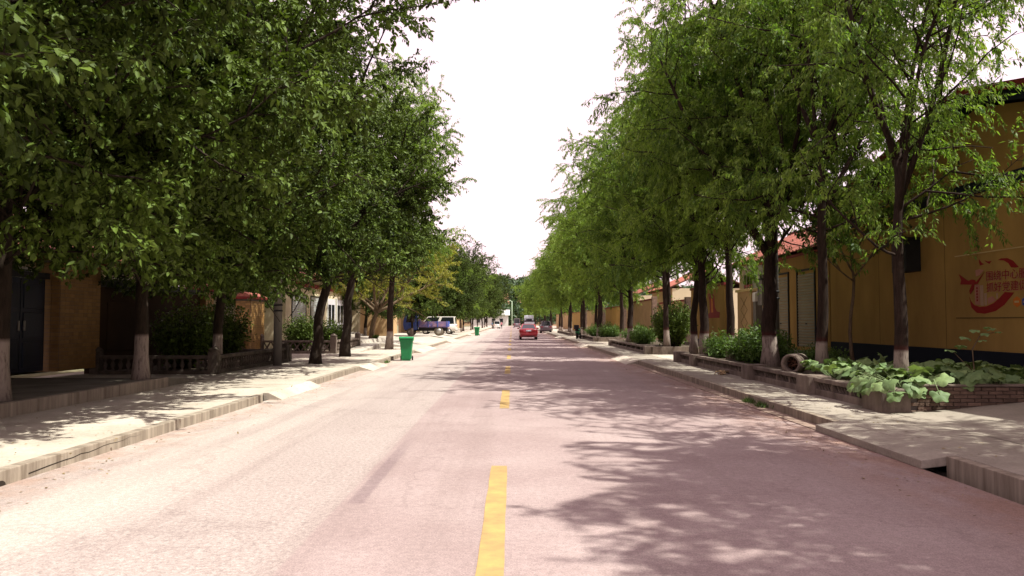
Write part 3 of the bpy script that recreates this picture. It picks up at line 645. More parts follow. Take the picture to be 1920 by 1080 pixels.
def planter(y0, y1, label, pillars, x=6.42, depth=4.4, zt=.52, detail=True, brick_end=False):
    root = thing('planter', label, 'planter', (0, 0, 0))
    segs = []
    for (py, pw) in pillars: block('pillar', x - .16, x + .36, py - pw / 2, py + pw / 2, .13, zt + .03, 'old_concrete', root, .03)
    edges = [y0] + [q for (py, pw) in pillars for q in (py - pw / 2, py + pw / 2) if y0 < q < y1] + [y1]
    edges = sorted(edges)
    for a, c in zip(edges[:-1], edges[1:]):
        mid = (a + c) / 2
        if c - a < .1 or any(abs(mid - py) < pw / 2 for py, pw in pillars): continue
        block('plinth', x, x + .16, a, c, .13, .285, 'old_concrete', root, .01)
        block('coping', x - .03, x + .19, a, c, zt - .085, zt, 'old_concrete', root, .015)
        if detail: lattice_bay(root, x + .02, a, c, .286, zt - .086)
        else:
            n_ = max(1, round((c - a) / 1.6)); st = (c - a) / n_
            for i in range(n_): block('panel_upright', x + .02, x + .12, a + i * st, a + i * st + .16, .286, zt - .086, 'old_concrete', root, .006)
    block('backing', x + .17, x + .22, y0, y1, .13, zt - .02, 'soil', root, 0)
    so = block('soil_bed', x + .22, x + depth, y0 + .12, y1 - .1, .11, zt - .06, 'soil', root, 0)
    for ya in ((y1 - .11,) if brick_end else (y0 + .0, y1 - .11)):
        block('end_wall', x + .20, x + depth, ya, ya + .11, .13, zt - .004, 'old_concrete', root, .012)
    return root
p1 = planter(13.10, 29.9, 'long lattice planter with squash leaves beside the mural wall', [(13.42, .72), (16.62, .66), (20.7, .62), (26.9, .58), (29.55, .56)], brick_end=True)
# brick end wall of the first planter, brick by brick
bw = MB().box(6.80, 10.85, 13.18, 13.30, .10, .50).build('mortar_core', 'mortar', p1)
brick_me = MB().box(-.115, .115, -.055, .055, -.028, .028).mesh('brick', 'brick', .006)
for r_ in range(7):
    z = .155 + r_ * .0655
    for i in range(17):
        x = 6.93 + i * .243 + (.12 if r_ % 2 else 0)
        if x > 10.8: continue
        o = obj('brick', brick_me, p1, (x, 13.19 + rs.uniform(-.006, .006), z + .0), (0, 0, R(rs.uniform(-1.5, 1.5))), (1, .9, 1))
block('coping', 6.80, 10.86, 13.10, 13.32, .590, .625, 'old_concrete', p1, .012)
block('mortar_bed', 6.80, 10.86, 13.19, 13.29, .50, .589, 'mortar', p1, 0)
p2 = planter(36.2, 50.0, 'second concrete planter with dark shrub across the driveway', [(36.5, .5), (50.0 - .3, .5)], zt=.52, detail=False)
p3 = planter(59.0, 75.0, 'third concrete planter behind the parked motorcycle', [(59.3, .5), (74.7, .5)], zt=.50, detail=False)
p4 = planter(83.0, 106.0, 'fourth concrete planter beyond the motorcycle', [(83.3, .5), (105.7, .5)], zt=.45, detail=False)

# concrete pipe lying on the planter coping
pp = thing('concrete_pipe', 'short hollow concrete pipe lying on the planter coping', 'pipe', (6.60, 18.2, .45), R(-40), None, .86)
prof = [(.20, 0), (.27, 0), (.27, .75), (.20, .75)]
mb = MB(); S_ = 22; vs_ = [(r_ * math.cos(2 * math.pi * k / S_), z, .29 + r_ * math.sin(2 * math.pi * k / S_)) for r_, z in prof for k in range(S_)]
mb.add(vs_, [(i * S_ + k, i * S_ + (k + 1) % S_, ((i + 1) % 4) * S_ + (k + 1) % S_, ((i + 1) % 4) * S_ + k) for i in range(4) for k in range(S_)], True)
mb.build('barrel', 'old_concrete', pp)
mb = MB()
for k in range(9):
    a = k * .7; mb.tube([(.16 * math.cos(a), .10 + .03 * k, .29 + .16 * math.sin(a)), (-.14 * math.cos(a + .6), .16 + .03 * k, .29 - .15 * math.sin(a + .6))], .018, 5)
mb.build('stuffing', 'brown_wood', pp)
MB().wheel((0, .55, .29), .212, .05, 'y', 20, [(.05, -.02), (.212, -.02), (.212, .02), (.05, .02)]).build('end_plug', 'dark_metal', pp)

# dry stalks left on the pavement
st = thing('stalk_bundle', 'small heap of dry tan stalks lying against the planter foot', 'stalks', (6.10, 22.6, .158), R(70))
for k in range(11):
    mb = MB(); a = rs.uniform(-.5, .5); y = rs.uniform(-.2, .2); z = .015 + .014 * (k % 4)
    mb.tube([(-.5 + rs.uniform(-.1, .1), y - .3 * a, z), (0, y, z + .05), (.5 + rs.uniform(-.1, .1), y + .3 * a, z)], .014, 5).build('stalk', 'straw', st)

# squash plants: every big leaf its own object
def squash_leaf(seed):
    rng = random.Random(seed); mb = MB(); ring = []
    n_ = 20; vs_ = [(0.05, 0, 0)]
    mid = []; out = []
    for k in range(n_):
        a = -math.pi + (k + .5) * 2 * math.pi / n_
        rr = (1.0 - .45 * max(0, abs(a) / math.pi - .72) / .28 - .24 * (0.5 - .5 * math.cos(a * 5 + math.pi))) * rng.uniform(.92, 1.05)
        z = -.12 + .12 * math.sin(a * 5 + seed) + rng.uniform(-.03, .03)
        mid.append((.55 * rr * math.cos(a) + .05, .55 * rr * math.sin(a), .06 + rng.uniform(-.015, .015)))
        out.append((rr * math.cos(a), rr * math.sin(a), z))
    vs_ += mid + out
    fs = [(0, 1 + k, 1 + (k + 1) % n_) for k in range(n_)] + [(1 + k, 1 + n_ + k, 1 + n_ + (k + 1) % n_, 1 + (k + 1) % n_) for k in range(n_)]
    mb.add(vs_, fs, True)
    me = mb.mesh('leaf', 'leaf_squash')
    at = me.attributes.new('tint', 'FLOAT', 'FACE'); at.data.foreach_set('value', [(.15 + .16 * seed) + rng.uniform(-.06, .12) for _ in me.polygons])
    return me
SQ = [squash_leaf(s_) for s_ in range(4)]
mat('stem', (0.20, 0.27, 0.12), .7, var=.2, bump=0)
def squash_plant(x, y, z, n_, spread, label, hmax=.46, smin=.11, smax=.23, over=0.0):
    n_ = int(n_ * 1.45)
    root = thing('squash_plant', label, 'plant', (x, y, z), 0, 'squash plants in the lattice planter')
    mb = MB()
    for k in range(n_):
        a = rs.uniform(0, 2 * math.pi); r_ = spread * math.sqrt(rs.uniform(0.03, 1)); h = hmax * rs.uniform(.5, 1.0) * (1.05 - .35 * r_ / spread)
        p = (r_ * math.cos(a) * .8, r_ * math.sin(a) * 1.25, h)
        if over and p[0] < -.3: p = (p[0] - .1, p[1], h * .25)
        s_ = rs.uniform(smin, smax)
        o = obj('leaf', SQ[rs.randrange(4)], root, p, (R(rs.uniform(-34, 34)), R(rs.uniform(-10, 52)), a + R(rs.uniform(-50, 50))), (s_, s_, s_))
        mb.tube([(p[0] * .25, p[1] * .25, 0), (p[0] * .7, p[1] * .7, h * .75), (p[0], p[1], h)], [.012, .009, .007], 5, cap=False)
    if over:
        for k in range(16):
            fx = k % 2
            q = (rs.uniform(-.85, -.74), rs.uniform(-.75, .35), rs.uniform(-.05, .22)) if fx else (rs.uniform(-.8, .3), rs.uniform(-.86, -.74), rs.uniform(-.02, .22))
            s_ = rs.uniform(.13, .22)
            obj('leaf', SQ[rs.randrange(4)], root, q, (R(rs.uniform(-20, 20)), R(rs.uniform(35, 70)), R(180 if fx else 250) + R(rs.uniform(-35, 35))), (s_, s_, s_))
            mb.tube([(q[0] * .5, q[1] * .5, .16), (q[0] * .85, q[1] * .85, .26), q], [.012, .009, .006], 5, cap=False)
    mb.build('stem', 'stem', root)
    return root
for i, (x, y, n_, sp_, lab) in enumerate([(7.00, 13.75, 30, .75, 'large-leaved squash plant spilling over the planter corner post'), (8.0, 13.9, 26, .7, 'large-leaved squash plant behind the brick end wall'),
        (9.0, 14.2, 24, .75, 'squash plant along the brick end wall nearest the mural'), (10.0, 14.5, 20, .7, 'squash plant against the navy plinth under the mural'),
        (7.3, 15.6, 22, .8, 'squash plant between the two whitewashed planter trees'), (7.2, 17.1, 20, .75, 'pale sunlit squash plant beside the concrete pipe'),
        (8.4, 15.6, 20, .8, 'sunlit squash plant in the middle of the bed'), (8.4, 17.4, 20, .8, 'squash plant at the foot of the thin young tree'), (9.6, 16.0, 16, .8, 'squash plant below the mural wall')]):
    squash_plant(x, y, .46, n_, sp_, lab, over=1.0 if i == 0 else 0)

# leafy sapling rising out of the squash
sp = thing('sapling', 'leafy sapling with round leaves rising above the squash under the mural', 'plant', (8.25, 13.75, .46))
mb = MB(); mb.tube([(0, 0, 0), (.02, 0, .4), (0, .0, .75), (.15, .02, .98), (.42, .02, 1.05)], [.016, .014, .012, .009, .005], 6)
mb.tube([(.01, 0, .35), (-.2, 0, .55), (-.34, 0, .7)], [.010, .007, .004], 5); mb.build('stem', 'bark_pale', sp)
for (x, z, s_) in [(.05, 1.08, .12), (.2, 1.02, .11), (.36, 1.10, .10), (.5, 1.05, .09), (-.1, .95, .14), (-.22, .80, .14), (.12, .9, .1), (-.38, .72, .12), (-.42, .55, .14), (-.25, .5, .12), (.26, 1.13, .09)]:
    obj('leaf', SQ[rs.randrange(4)], sp, (x, rs.uniform(-.08, .08), z), (R(rs.uniform(-15, 15)), R(rs.uniform(-20, 20)), rs.uniform(0, 6.2)), (s_, s_ * .8, s_))

# shrubs and hedges
def shrub(seed, rx, ry, h, n_, L, W, mt, kind='broad', low=0.0):
    rng = np.random.default_rng(seed); mb = MB(); P = []; D = []; N = []
    for k in range(n_):
        a = rng.uniform(0, 6.283); q = math.sqrt(rng.uniform(0, 1)); tip = np.array([rx * q * math.cos(a), ry * q * math.sin(a), h * rng.uniform(.45, 1.0) * (1.05 - .35 * q)])
        b0 = np.array([tip[0] * .35, tip[1] * .35, -.02]); mid = (b0 + tip) / 2 + np.array([0, 0, h * .12])
        mb.tube([b0, mid, tip], [.012, .008, .004], 4, cap=False)
        m_ = 46; t = rng.uniform(.15 + low, 1.05, m_)[:, None]
        q_ = b0 * (1 - t) ** 2 + mid * 2 * t * (1 - t) + tip * t * t + rng.normal(0, .09, (m_, 3))
        P.append(q_); dd = rng.normal(0, .7, (m_, 3)); dd[:, 2] -= .1; D.append(dd); nn = rng.normal(0, .6, (m_, 3)); nn[:, 2] += .9; N.append(nn)
    P = np.concatenate(P); P[:, 2] = np.maximum(P[:, 2], .04); k = len(P); sz = rng.uniform(.6, 1.2, k)
    return mb.mesh('stems', 'bark_plain'), leaf_mesh('foliage', P, np.concatenate(D), np.concatenate(N), L * sz, W * sz, mt, kind, np.clip(rng.normal(.45, .2, k), 0, .95))
SH_D = shrub(71, 1.0, 1.1, 2.5, 150, .12, .07, 'leaf_broad'); SH_F = shrub(72, .8, 1.3, 1.15, 120, .13, .045, 'leaf_fresh'); SH_L = shrub(73, .6, .7, .8, 70, .16, .03, 'leaf_fresh', 'narrow')
def tuft(seed):
    rng = np.random.default_rng(seed); k = 130
    P = np.stack([rng.normal(0, .05, k), rng.normal(0, .16, k), np.zeros(k)], 1); D = np.stack([rng.normal(0, .5, k), rng.normal(0, .6, k), rng.uniform(.4, 1.0, k)], 1)
    N = rng.normal(0, 1, (k, 3)); mb = MB(); mb.tube([(0, -.1, .004), (0, 0, .02), (0, .1, .004)], .006, 4)
    return mb.mesh('stems', 'stem'), leaf_mesh('foliage', P, D, N, rng.uniform(.06, .17, k), rng.uniform(.010, .022, k), 'leaf_fresh', 'narrow', rng.uniform(.1, .7, k))
TUFT = tuft(4)
def put_shrub(ms, x, y, z, s, rz, label, name='shrub', group=None):
    t = thing(name, label, 'shrub', (x, y, z), R(rz), group, s)
    obj('stems', ms[0], t); f = obj('foliage', ms[1], t); f['kind'] = 'stuff'; return t
put_shrub(SH_F, 7.5, 22.9, .46, 1.0, 0, 'bright green leafy hedge bush beside the utility pole')
put_shrub(SH_F, 7.6, 24.3, .46, .95, 120, 'bright green leafy hedge bush between two whitewashed trunks')
put_shrub(SH_L, 7.3, 26.4, .46, 1.15, 0, 'arching long-leaved bush beside the pale limbed tree')
put_shrub(SH_L, 7.6, 27.3, .46, .9, 60, 'low long-leaved bush behind the planter block')
put_shrub(SH_F, 8.0, 20.0, .46, .6, 40, 'small green bush behind the concrete pipe')
put_shrub(SH_D, 7.9, 37.8, .44, 1.0, 0, 'tall dark ivy shrub at the near end of the second planter')
put_shrub(SH_D, 8.3, 39.6, .44, 1.0, 100, 'tall dark shrub in the second planter before the tan wall')
put_shrub(SH_F, 7.3, 43.0, .44, .9, 10, 'low green bush along the second planter coping')
put_shrub(SH_F, 7.9, 47.5, .44, 1.0, 70, 'light green bush at the far end of the second planter')
put_shrub(SH_F, 7.6, 60.5, .42, 1.1, 20, 'light green bush at the near end of the third planter')
put_shrub(SH_F, 7.4, 66.0, .42, 1.0, 80, 'green bush in the third planter behind the motorcycle')
put_shrub(SH_D, -10.6, 24.8, .2, .95, 30, 'dark bush inside the near balustrade beside the corner post')
put_shrub(SH_D, -10.4, 27.4, .2, 1.0, 160, 'dark bush inside the near balustrade beside the grey pole')
put_shrub(SH_D, -10.9, 39.5, .2, .85, 10, 'leafy bush behind the second balustrade')
put_shrub(SH_D, -9.8, 41.8, .2, .75, 200, 'leafy bush at the corner of the second balustrade')
put_shrub(SH_L, -8.9, 50.0, .60, .35, 20, 'small weed clump at the foot of the olive tree')
put_shrub(TUFT, 4.95, 15.2, .012, 1.0, 3, 'weed tuft growing at the kerb foot beside the driveway', 'weed_tuft', 'weed tufts at the kerb')
put_shrub(TUFT, 4.95, 16.0, .012, 1.0, 3, 'weed tuft growing at the kerb foot farther from the driveway', 'weed_tuft', 'weed tufts at the kerb')
put_shrub(TUFT, -5.16, 31.6, .0, 1.0, 3, 'weed tuft beside the green wheelie bin', 'weed_tuft', 'weed tufts at the kerb')

# ------------------------------------------------------------------ right: mural building
XW = 11.0
mbd = thing('mural_building', 'yellow gable-ended building with navy plinth and red slogan painting', 'building', (0, 0, 0))
YN, YF, EV, PK = 9.2, 26.4, 5.05, 6.75; YM = 17.9
MB().prism([(YN, .1), (YF, .1), (YF, EV), (YM, PK), (YN, EV)], 'x', XW, XW + 9).build('wall', 'yellow_wall', mbd)
block('plinth', XW - .03, XW + .05, YN, YF, .1, 1.02, 'navy', mbd, .01)
block('band', XW - .025, XW + .05, YN, YF, 4.72, 5.02, 'navy', mbd, .01)
for a, c, nm in ((YM, YF + .5, 'far'), (YM, YN - .5, 'near')):
    sl = (EV - PK) / (YF - YM); zc = PK + sl * abs(c - a)
    MB().prism([(a, PK + .02), (c, zc + .02), (c, zc + .30), (a, PK + .30)], 'x', XW - .42, XW - .36).build('barge_board', 'navy', mbd)
    MB().prism([(a, PK + .18), (c, zc + .18), (c, zc + .26), (a, PK + .26)], 'x', XW - .36, XW + 9.3).build('roof_deck', 'navy', mbd)
    MB().prism([(a, PK + .26), (c, zc + .26), (c, zc + .42), (a, PK + .44)], 'x', XW - .50, XW - .30).build('verge_tile', 'roof_red', mbd)
    tme = MB().prism([(-.17, 0), (.17, 0), (.17, .03), (.06, .055), (-.06, .055), (-.17, .03)], 'x', 0, 9.7).mesh('tile_course', 'roof_tile')
    m_ = 21
    for i in range(m_):
        t = (i + .5) / m_; y = a + (c - a) * t
        obj('tile_course', tme, mbd, (XW - .40, y, PK + (zc - PK) * t + .275 + .012 * (i % 2)), (math.atan2(zc - PK, c - a) if c > a else math.atan2(PK - zc, a - c), 0, 0), (1, 1.32, 1))
MB().tube([(XW - .46, YM, PK + .36), (XW + 9.3, YM, PK + .36)], .13, 8).build('ridge_cap', 'roof_red', mbd)
for y in (12.6, 15.9, 19.4, 22.9):
    block('panel_joint', XW - .004, XW + .01, y, y + .012, 1.03, 4.71, 'panel_dark', mbd, 0)
# framed panel lines
def wpoly(pts, name, mt, parent, t=.006, off=0.0):
    poly = [rwall(px, py, XW) for px, py in pts]
    return MB().prism(poly, 'x', XW - .001 - off - t, XW - .001 - off).build(name, mt, parent)
block('panel_line', XW - .012, XW + .01, 12.0, 18.95, 3.30, 3.325, 'panel_line', mbd, 0)
block('panel_line', XW - .012, XW + .01, 12.0, 18.95, 1.775, 1.80, 'panel_dark', mbd, 0)
def z7(L_): return [(1760 + a / 6.0, 440 + c / 6.0) for a, c in L_]
art = thing('slogan_mural', 'red ribbon slogan painting with Chinese characters on the yellow wall', 'mural', (0, 0, 0))
wpoly(z7([(350, 700), (370, 820), (430, 880), (520, 890), (640, 860), (740, 790), (855, 650), (750, 645), (690, 710), (620, 770), (540, 805), (460, 812), (400, 790), (362, 745)]), 'ribbon', 'mural_red', art)
wpoly(z7([(680, 285), (720, 265), (790, 262), (850, 290), (915, 362), (880, 370), (830, 368), (800, 320), (750, 290)]), 'ribbon', 'mural_red', art)
wpoly(z7([(240, 445), (300, 490), (345, 520), (390, 503), (420, 510), (432, 535), (530, 418), (450, 552), (412, 562), (402, 622), (362, 672), (355, 630), (385, 562), (330, 562), (255, 560), (266, 510)]), 'dove', 'mural_red', art, off=.008)
wpoly(z7([(470, 275), (500, 318), (528, 330), (480, 347), (470, 312)]), 'flag', 'mural_red', art)
wpoly(z7([(530, 288), (570, 300), (610, 295), (585, 328), (552, 310)]), 'flag', 'mural_red', art)
wpoly(z7([(414, 565), (466, 560), (466, 792), (414, 786)]), 'tower', 'mural_pink', art)
wpoly(z7([(474, 570), (508, 566), (508, 800), (474, 796)]), 'tower', 'mural_pale', art)
wpoly(z7([(425, 400), (470, 385), (520, 400), (470, 455), (430, 470)]), 'cloud', 'mural_pink', art)
wpoly(z7([(520, 660), (545, 655), (545, 790), (520, 795)]), 'tower', 'mural_pale', art)
wpoly(z7([(555, 715), (610, 690), (650, 735), (600, 765), (560, 782)]), 'skyline', 'mural_pink', art)
wpoly(z7([(655, 660), (668, 658), (668, 718), (655, 722)]), 'tower', 'mural_pale', art)
for j in range(5): wpoly(z7([(434, 592 + 34 * j), (447, 590 + 34 * j), (447, 612 + 34 * j), (434, 614 + 34 * j)]), 'tower_mark', 'mural_red', art, off=.008)
for cx, mt in ((885, 'mural_orange'), (985, 'mural_blue')):
    wpoly(z7([(cx + 46 * math.sin(k * math.pi / 3), 755 + 62 * math.cos(k * math.pi / 3)) for k in range(6)]), 'hexagon', mt, art)
    wpoly(z7([(cx - 24, 745), (cx + 24, 742), (cx + 24, 764), (cx - 24, 767)]), 'hexagon_mark', 'panel_line', art, off=.008)
for txt, py0, py1 in (('围绕中心服', 403, 512), ('抓好党建促', 533, 641)):
    cu = bpy.data.curves.new('lettering', 'FONT'); cu.body = txt; cu.size = 1.0
    to = bpy.data.objects.new('lettering', cu); C.objects.link(to)
    dg = bpy.context.evaluated_depsgraph_get(); me0 = bpy.data.meshes.new_from_object(to.evaluated_get(dg))
    bpy.data.objects.remove(to)
    co = np.array([v.co[:] for v in me0.vertices]); polys = [tuple(p.vertices) for p in me0.polygons]
    if len(co) == 0: continue
    print('TEXT', txt, co.min(0), co.max(0), len(polys))
    Y0, _ = rwall(1760 + 548 / 6, 500, XW); Y1, _ = rwall(1760 + 1010 / 6, 500, XW); zb = rwall(1760 + 640 / 6, 440 + py1 / 6, XW)[1]; zt_ = rwall(1760 + 640 / 6, 440 + py0 / 6, XW)[1]
    mn, mx = co.min(0), co.max(0)
    u = (co[:, 0] - mn[0]) / (mx[0] - mn[0]); w = (co[:, 1] - mn[1]) / (mx[1] - mn[1])
    for g, mt, off in ((.010, 'mural_pink', .004), (0.0, 'mural_red', .012)):
        vs_ = [(XW - off, Y0 + (Y1 - Y0) * a - (g if i else g), zb + (zt_ - zb) * c - g) for i, (a, c) in enumerate(zip(u, w))]
        nv = MB(); nv.add(vs_, polys); nv.build('lettering', mt, art)
# dark box hung on the wall
hb = thing('wall_cabinet', 'dark metal cabinet hung high on the yellow mural wall', 'cabinet', (XW - .005, 20.9, 3.05))
block('body', -.42, 0, -.38, .38, 0, .86, 'dark_metal', hb, .02); block('hood', -.50, 0, -.44, .44, .86, .92, 'dark_metal', hb, .01)
for k in range(5): block('louvre', -.435, -.42, -.30, .30, .12 + .14 * k, .18 + .14 * k, 'grey_concrete', hb, .004)

# ------------------------------------------------------------------ right: shop with shutters and tiled roof
def roofed(root, x, y0, y1, ev, rise, run, side, tiles=True, tile_rows=9):
    """tiled slope facing the road; side +1: building right of road"""
    s = side; x0 = x - .45 * s; x1 = x + run * s
    z0 = ev; z1 = ev + rise
    MB().prism([(x0, z0 - .04), (x1, z1 - .04), (x1, z1 - .14), (x0, z0 - .14)], 'y', y0 - .3, y1 + .3).build('roof_deck', 'brown_wood', root)
    MB().prism([(x1, z1 - .04), (x1 + (run + .45) * s, z0 - .04), (x1 + (run + .45) * s, z0 - .14), (x1, z1 - .14)], 'y', y0 - .3, y1 + .3).build('roof_deck', 'brown_wood', root)
    ang = math.atan2(z1 - z0, (x1 - x0)); ln = math.hypot(x1 - x0, z1 - z0)
    if tiles:
        rows = tile_rows; tl = ln / rows; ncol = int((y1 - y0 + .6) / .34); 
        me = MB().prism([(-.165, 0), (.165, 0), (.165, .025), (.10, .03), (.04, .07), (-.04, .07), (-.10, .03), (-.165, .025)], 'x', 0, tl * 1.12).mesh('tile', 'roof_tile')
        for r_ in range(rows):
            for c in range(ncol):
                t = r_ / rows
                o = obj('tile', me, root, (x0 + (x1 - x0) * t, y0 - .3 + .17 + .34 * c, z0 - .035 + (z1 - z0) * t + .0), (0, -ang if s > 0 else -(math.pi - abs(ang)) * 0 - ang, 0))
                if s < 0: o.rotation_euler = (0, -ang, 0)
    else:
        mb = MB(); nr = int((y1 - y0 + .6) / .3)
        for c in range(nr):
            y = y0 - .3 + .15 + .3 * c
            mb.prism([(y - .14, 0), (y + .14, 0), (y + .05, .07), (y - .05, .07)], 'x', 0, 1)
        me = mb.mesh('tiles', 'roof_tile')
        o = obj('tile_rows', me, root, (x0, 0, z0 - .035), (0, -ang, 0), (ln, 1, 1)); o['kind'] = 'stuff'
    MB().tube([(x1, y0 - .3, z1 + .02), (x1, y1 + .3, z1 + .02)], .12, 8).build('ridge_cap', 'roof_red', root)
    MB().box(min(x0, x0 + .05 * s), max(x0, x0 + .05 * s), y0 - .3, y1 + .3, z0 - .24, z0 - .03).build('fascia', 'roof_red', root)
def shutter(root, x, y0, y1, z0, z1, side, mt='shutter', slat=.11):
    fr = MB(); xo = x - .05 * side
    a, c = min(xo, x + .02 * side), max(xo, x + .02 * side)
    fr.box(a, c, y0 - .07, y0, z0, z1 + .07); fr.box(a, c, y1, y1 + .07, z0, z1 + .07); fr.box(a, c, y0, y1, z1, z1 + .07)
    d = fr.build('shutter_frame', 'dark_metal', root)
    n_ = int((z1 - z0) / slat)
    x2 = x - .012 * side
    sm = MB().prism([(x2 + .03 * side, 0), (x2, .012), (x2 - .012 * side, slat * .5), (x2, slat - .012), (x2 + .03 * side, slat - .002)], 'y', y0, y1).mesh('slat', mt)
    for i in range(n_): obj('slat', sm, d, (0, 0, z0 + i * slat))
    MB().box(min(x2 - .03 * side, x2), max(x2 - .03 * side, x2), (y0 + y1) / 2 - .06, (y0 + y1) / 2 + .06, z0 + .85, z0 + .89).build('handle', 'dark_metal', d)
def window(root, x, y0, y1, z0, z1, side, mt='frame', bars=1):
    a, c = sorted((x - .03 * side, x + .03 * side)); w = .07
    fr = MB().box(a, c, y0, y0 + w, z0, z1).box(a, c, y1 - w, y1, z0, z1).box(a, c, y0 + w, y1 - w, z0, z0 + w).box(a, c, y0 + w, y1 - w, z1 - w, z1)
    for k in range(bars):
        y = y0 + (y1 - y0) * (k + 1) / (bars + 1); fr.box(a, c, y - .025, y + .025, z0 + w, z1 - w)
    f = fr.build('window', mt, root)
    a2, c2 = sorted((x - .012 * side, x + .0 * side))
    MB().box(a2 - .004, c2 + .004, y0 + w, y1 - w, z0 + w, z1 - w).build('pane', 'glass_dark', f)
    a3, c3 = sorted((x - .10 * side, x + .02 * side))
    MB().box(a3, c3, y0 - .05, y1 + .05, z0 - .07, z0).build('sill', 'concrete', f)
    return f
shop = thing('shop_house', 'yellow shop house with two roller shutters and red tiled roof', 'building', (0, 0, 0))
block('wall', XW, XW + 6, 26.5, 33.6, .1, 4.28, 'yellow_wall', shop, 0)
shutter(shop, XW, 27.75, 29.4, .75, 3.6, 1); shutter(shop, XW, 30.4, 32.2, .75, 3.6, 1)
block('step', XW - .5, XW - .002, 27.2, 33.0, .1, .62, 'grey_concrete', shop, .02)
roofed(shop, XW, 26.7, 33.4, 4.35, 1.75, 3.0, 1, tile_rows=9)
hs3 = thing('side_house', 'pale upper-walled house with red roof beside the shuttered shop', 'building', (0, 0, 0))
block('wall', XW + 1.2, XW + 7, 34.2, 41.0, .1, 4.7, 'white_wall', hs3, 0)
window(hs3, XW + 1.2, 36.0, 37.6, 2.9, 4.2, 1, bars=2); window(hs3, XW + 1.2, 38.6, 40.2, 2.9, 4.2, 1, bars=2)
roofed(hs3, XW + 1.2, 34.4, 40.8, 4.75, 1.6, 2.8, 1, tile_rows=8)
gp = thing('gate_wall', 'tan diamond-patterned gate wall with pale post beside the shop', 'wall', (0, 0, 0))
block('wall', XW - .1, XW + .15, 34.9, 37.0, .1, 3.1, 'tan_wall', gp, .01); block('coping', XW - .18, XW + .23, 34.8, 37.1, 3.1, 3.22, 'panel_line', gp, .01)
for k in range(4):
    for s_ in (-1, 1):
        y = 35.95; z = .75 + k * .6
        MB().prism([(y - .5, z + s_ * .3 - .012), (y - .5, z + s_ * .3 + .012), (y + .5, z - s_ * .3 + .012), (y + .5, z - s_ * .3 - .012)], 'x', XW - .112, XW - .102).build('groove', 'panel_dark', gp)
block('post', XW - .15, XW + .15, 34.1, 34.45, .1, 2.6, 'grey_concrete', gp, .01); block('post_cap', XW - .17, XW + .17, 34.08, 34.47, 2.6, 3.0, 'white_wall', gp, .01)
bwl = thing('courtyard_wall', 'yellow courtyard wall with red flame-shaped painting', 'wall', (0, 0, 0))
block('wall', XW, XW + .24, 39.6, 47.0, .1, 3.6, 'yellow_wall', bwl, 0); block('coping', XW - .06, XW + .30, 39.5, 47.1, 3.6, 3.74, 'roof_red', bwl, .01); block('plinth', XW - .02, XW + .02, 39.6, 47.0, .1, .7, 'navy', bwl, 0)
ra = thing('red_emblem', 'red flame-shaped emblem painted on the yellow courtyard wall', 'mural', (0, 0, 0))
MB().prism([(40.6, 1.9), (43.0, 1.9), (43.1, 2.1), (42.5, 2.2), (42.6, 2.9), (42.9, 3.2), (42.2, 3.35), (41.6, 3.1), (41.5, 2.5), (41.1, 2.25), (40.5, 2.2)], 'x', XW - .012, XW - .002).build('emblem', 'mural_red', ra)
MB().prism([(41.8, 2.2), (42.2, 2.2), (42.25, 3.0), (41.9, 2.9)], 'x', XW - .02, XW - .013).build('emblem_mark', 'mural_orange', ra)
k = 0
for y0, y1, mt, h in ((48.5, 57, 'tan_wall', 3.0), (60, 73, 'tan_wall', 3.4), (76, 90, 'yellow_wall', 3.2), (93, 112, 'tan_wall', 3.2), (116, 140, 'yellow_wall', 3.2), (145, 190, 'tan_wall', 3.4)):
    nb = ('the second planter', 'the third planter', 'the fourth planter', 'the parked mauve car', 'the brown truck', 'the distant tree row')[k]; k += 1
    w_ = thing('courtyard_wall', 'plain %s courtyard wall with red coping behind %s' % ('tan' if mt == 'tan_wall' else 'yellow', nb), 'wall', (0, 0, 0))
    block('wall', XW, XW + .24, y0, y1, .1, h, mt, w_, 0); block('coping', XW - .06, XW + .3, y0 - .1, y1 + .1, h, h + .12, 'roof_red', w_, .01)
    block('pillar', XW - .08, XW + .3, y0 - .45, y0 - .02, .1, h + .25, 'brick', w_, .01)
for y0, y1, nb in ((62, 71, 'third'), (79, 89, 'fourth')):
    h_ = thing('courtyard_house', 'cream courtyard house with red roof behind the %s planter wall' % nb, 'building', (0, 0, 0))
    block('wall', XW + 2, XW + 8, y0, y1, 0, 4.4, 'cream_wall', h_, 0); window(h_, XW + 2, y0 + 1, y0 + 3, 1.6, 3.4, 1); window(h_, XW + 2, y0 + 5, y0 + 7, 1.6, 3.4, 1)
    roofed(h_, XW + 2, y0 + .2, y1 - .2, 4.45, 1.5, 3, 1, tiles=False)

# utility poles, meter box
def pole(x, y, z, h, r_, label, arms=True):
    t = thing('utility_pole', label, 'pole', (x, y, z))
    MB().tube([(0, 0, -.05), (0, 0, h * .5), (0, 0, h)], [r_, r_ * .85, r_ * .7], 14).build('shaft', 'grey_concrete', t)
    for k in (1.9, 2.1): MB().tube([(0, 0, k), (0, 0, k + .05)], [r_ * 1.06, r_ * 1.06], 14).build('strap', 'dark_metal', t)
    if arms:
        block('crossarm', -.9, .9, -.05, .05, h - .7, h - .6, 'grey_concrete', t, .01)
        for q in (-.8, 0, .8): MB().lathe([(.03, h - .6), (.05, h - .55), (.03, h - .5), (.055, h - .44), (.02, h - .38)], q, 0, 10).build('insulator', 'white_wall', t)
    return t
pole(-8.25, 27.0, .155, 8.6, .15, 'round grey concrete pole beside the near balustrade')
pole(7.75, 22.6, .46, 9.2, .14, 'grey concrete utility pole behind the thick forked tree')
mx_ = thing('meter_box', 'grey meter box with conduit pipes on the shop corner', 'box', (XW - .002, 33.1, 2.4))
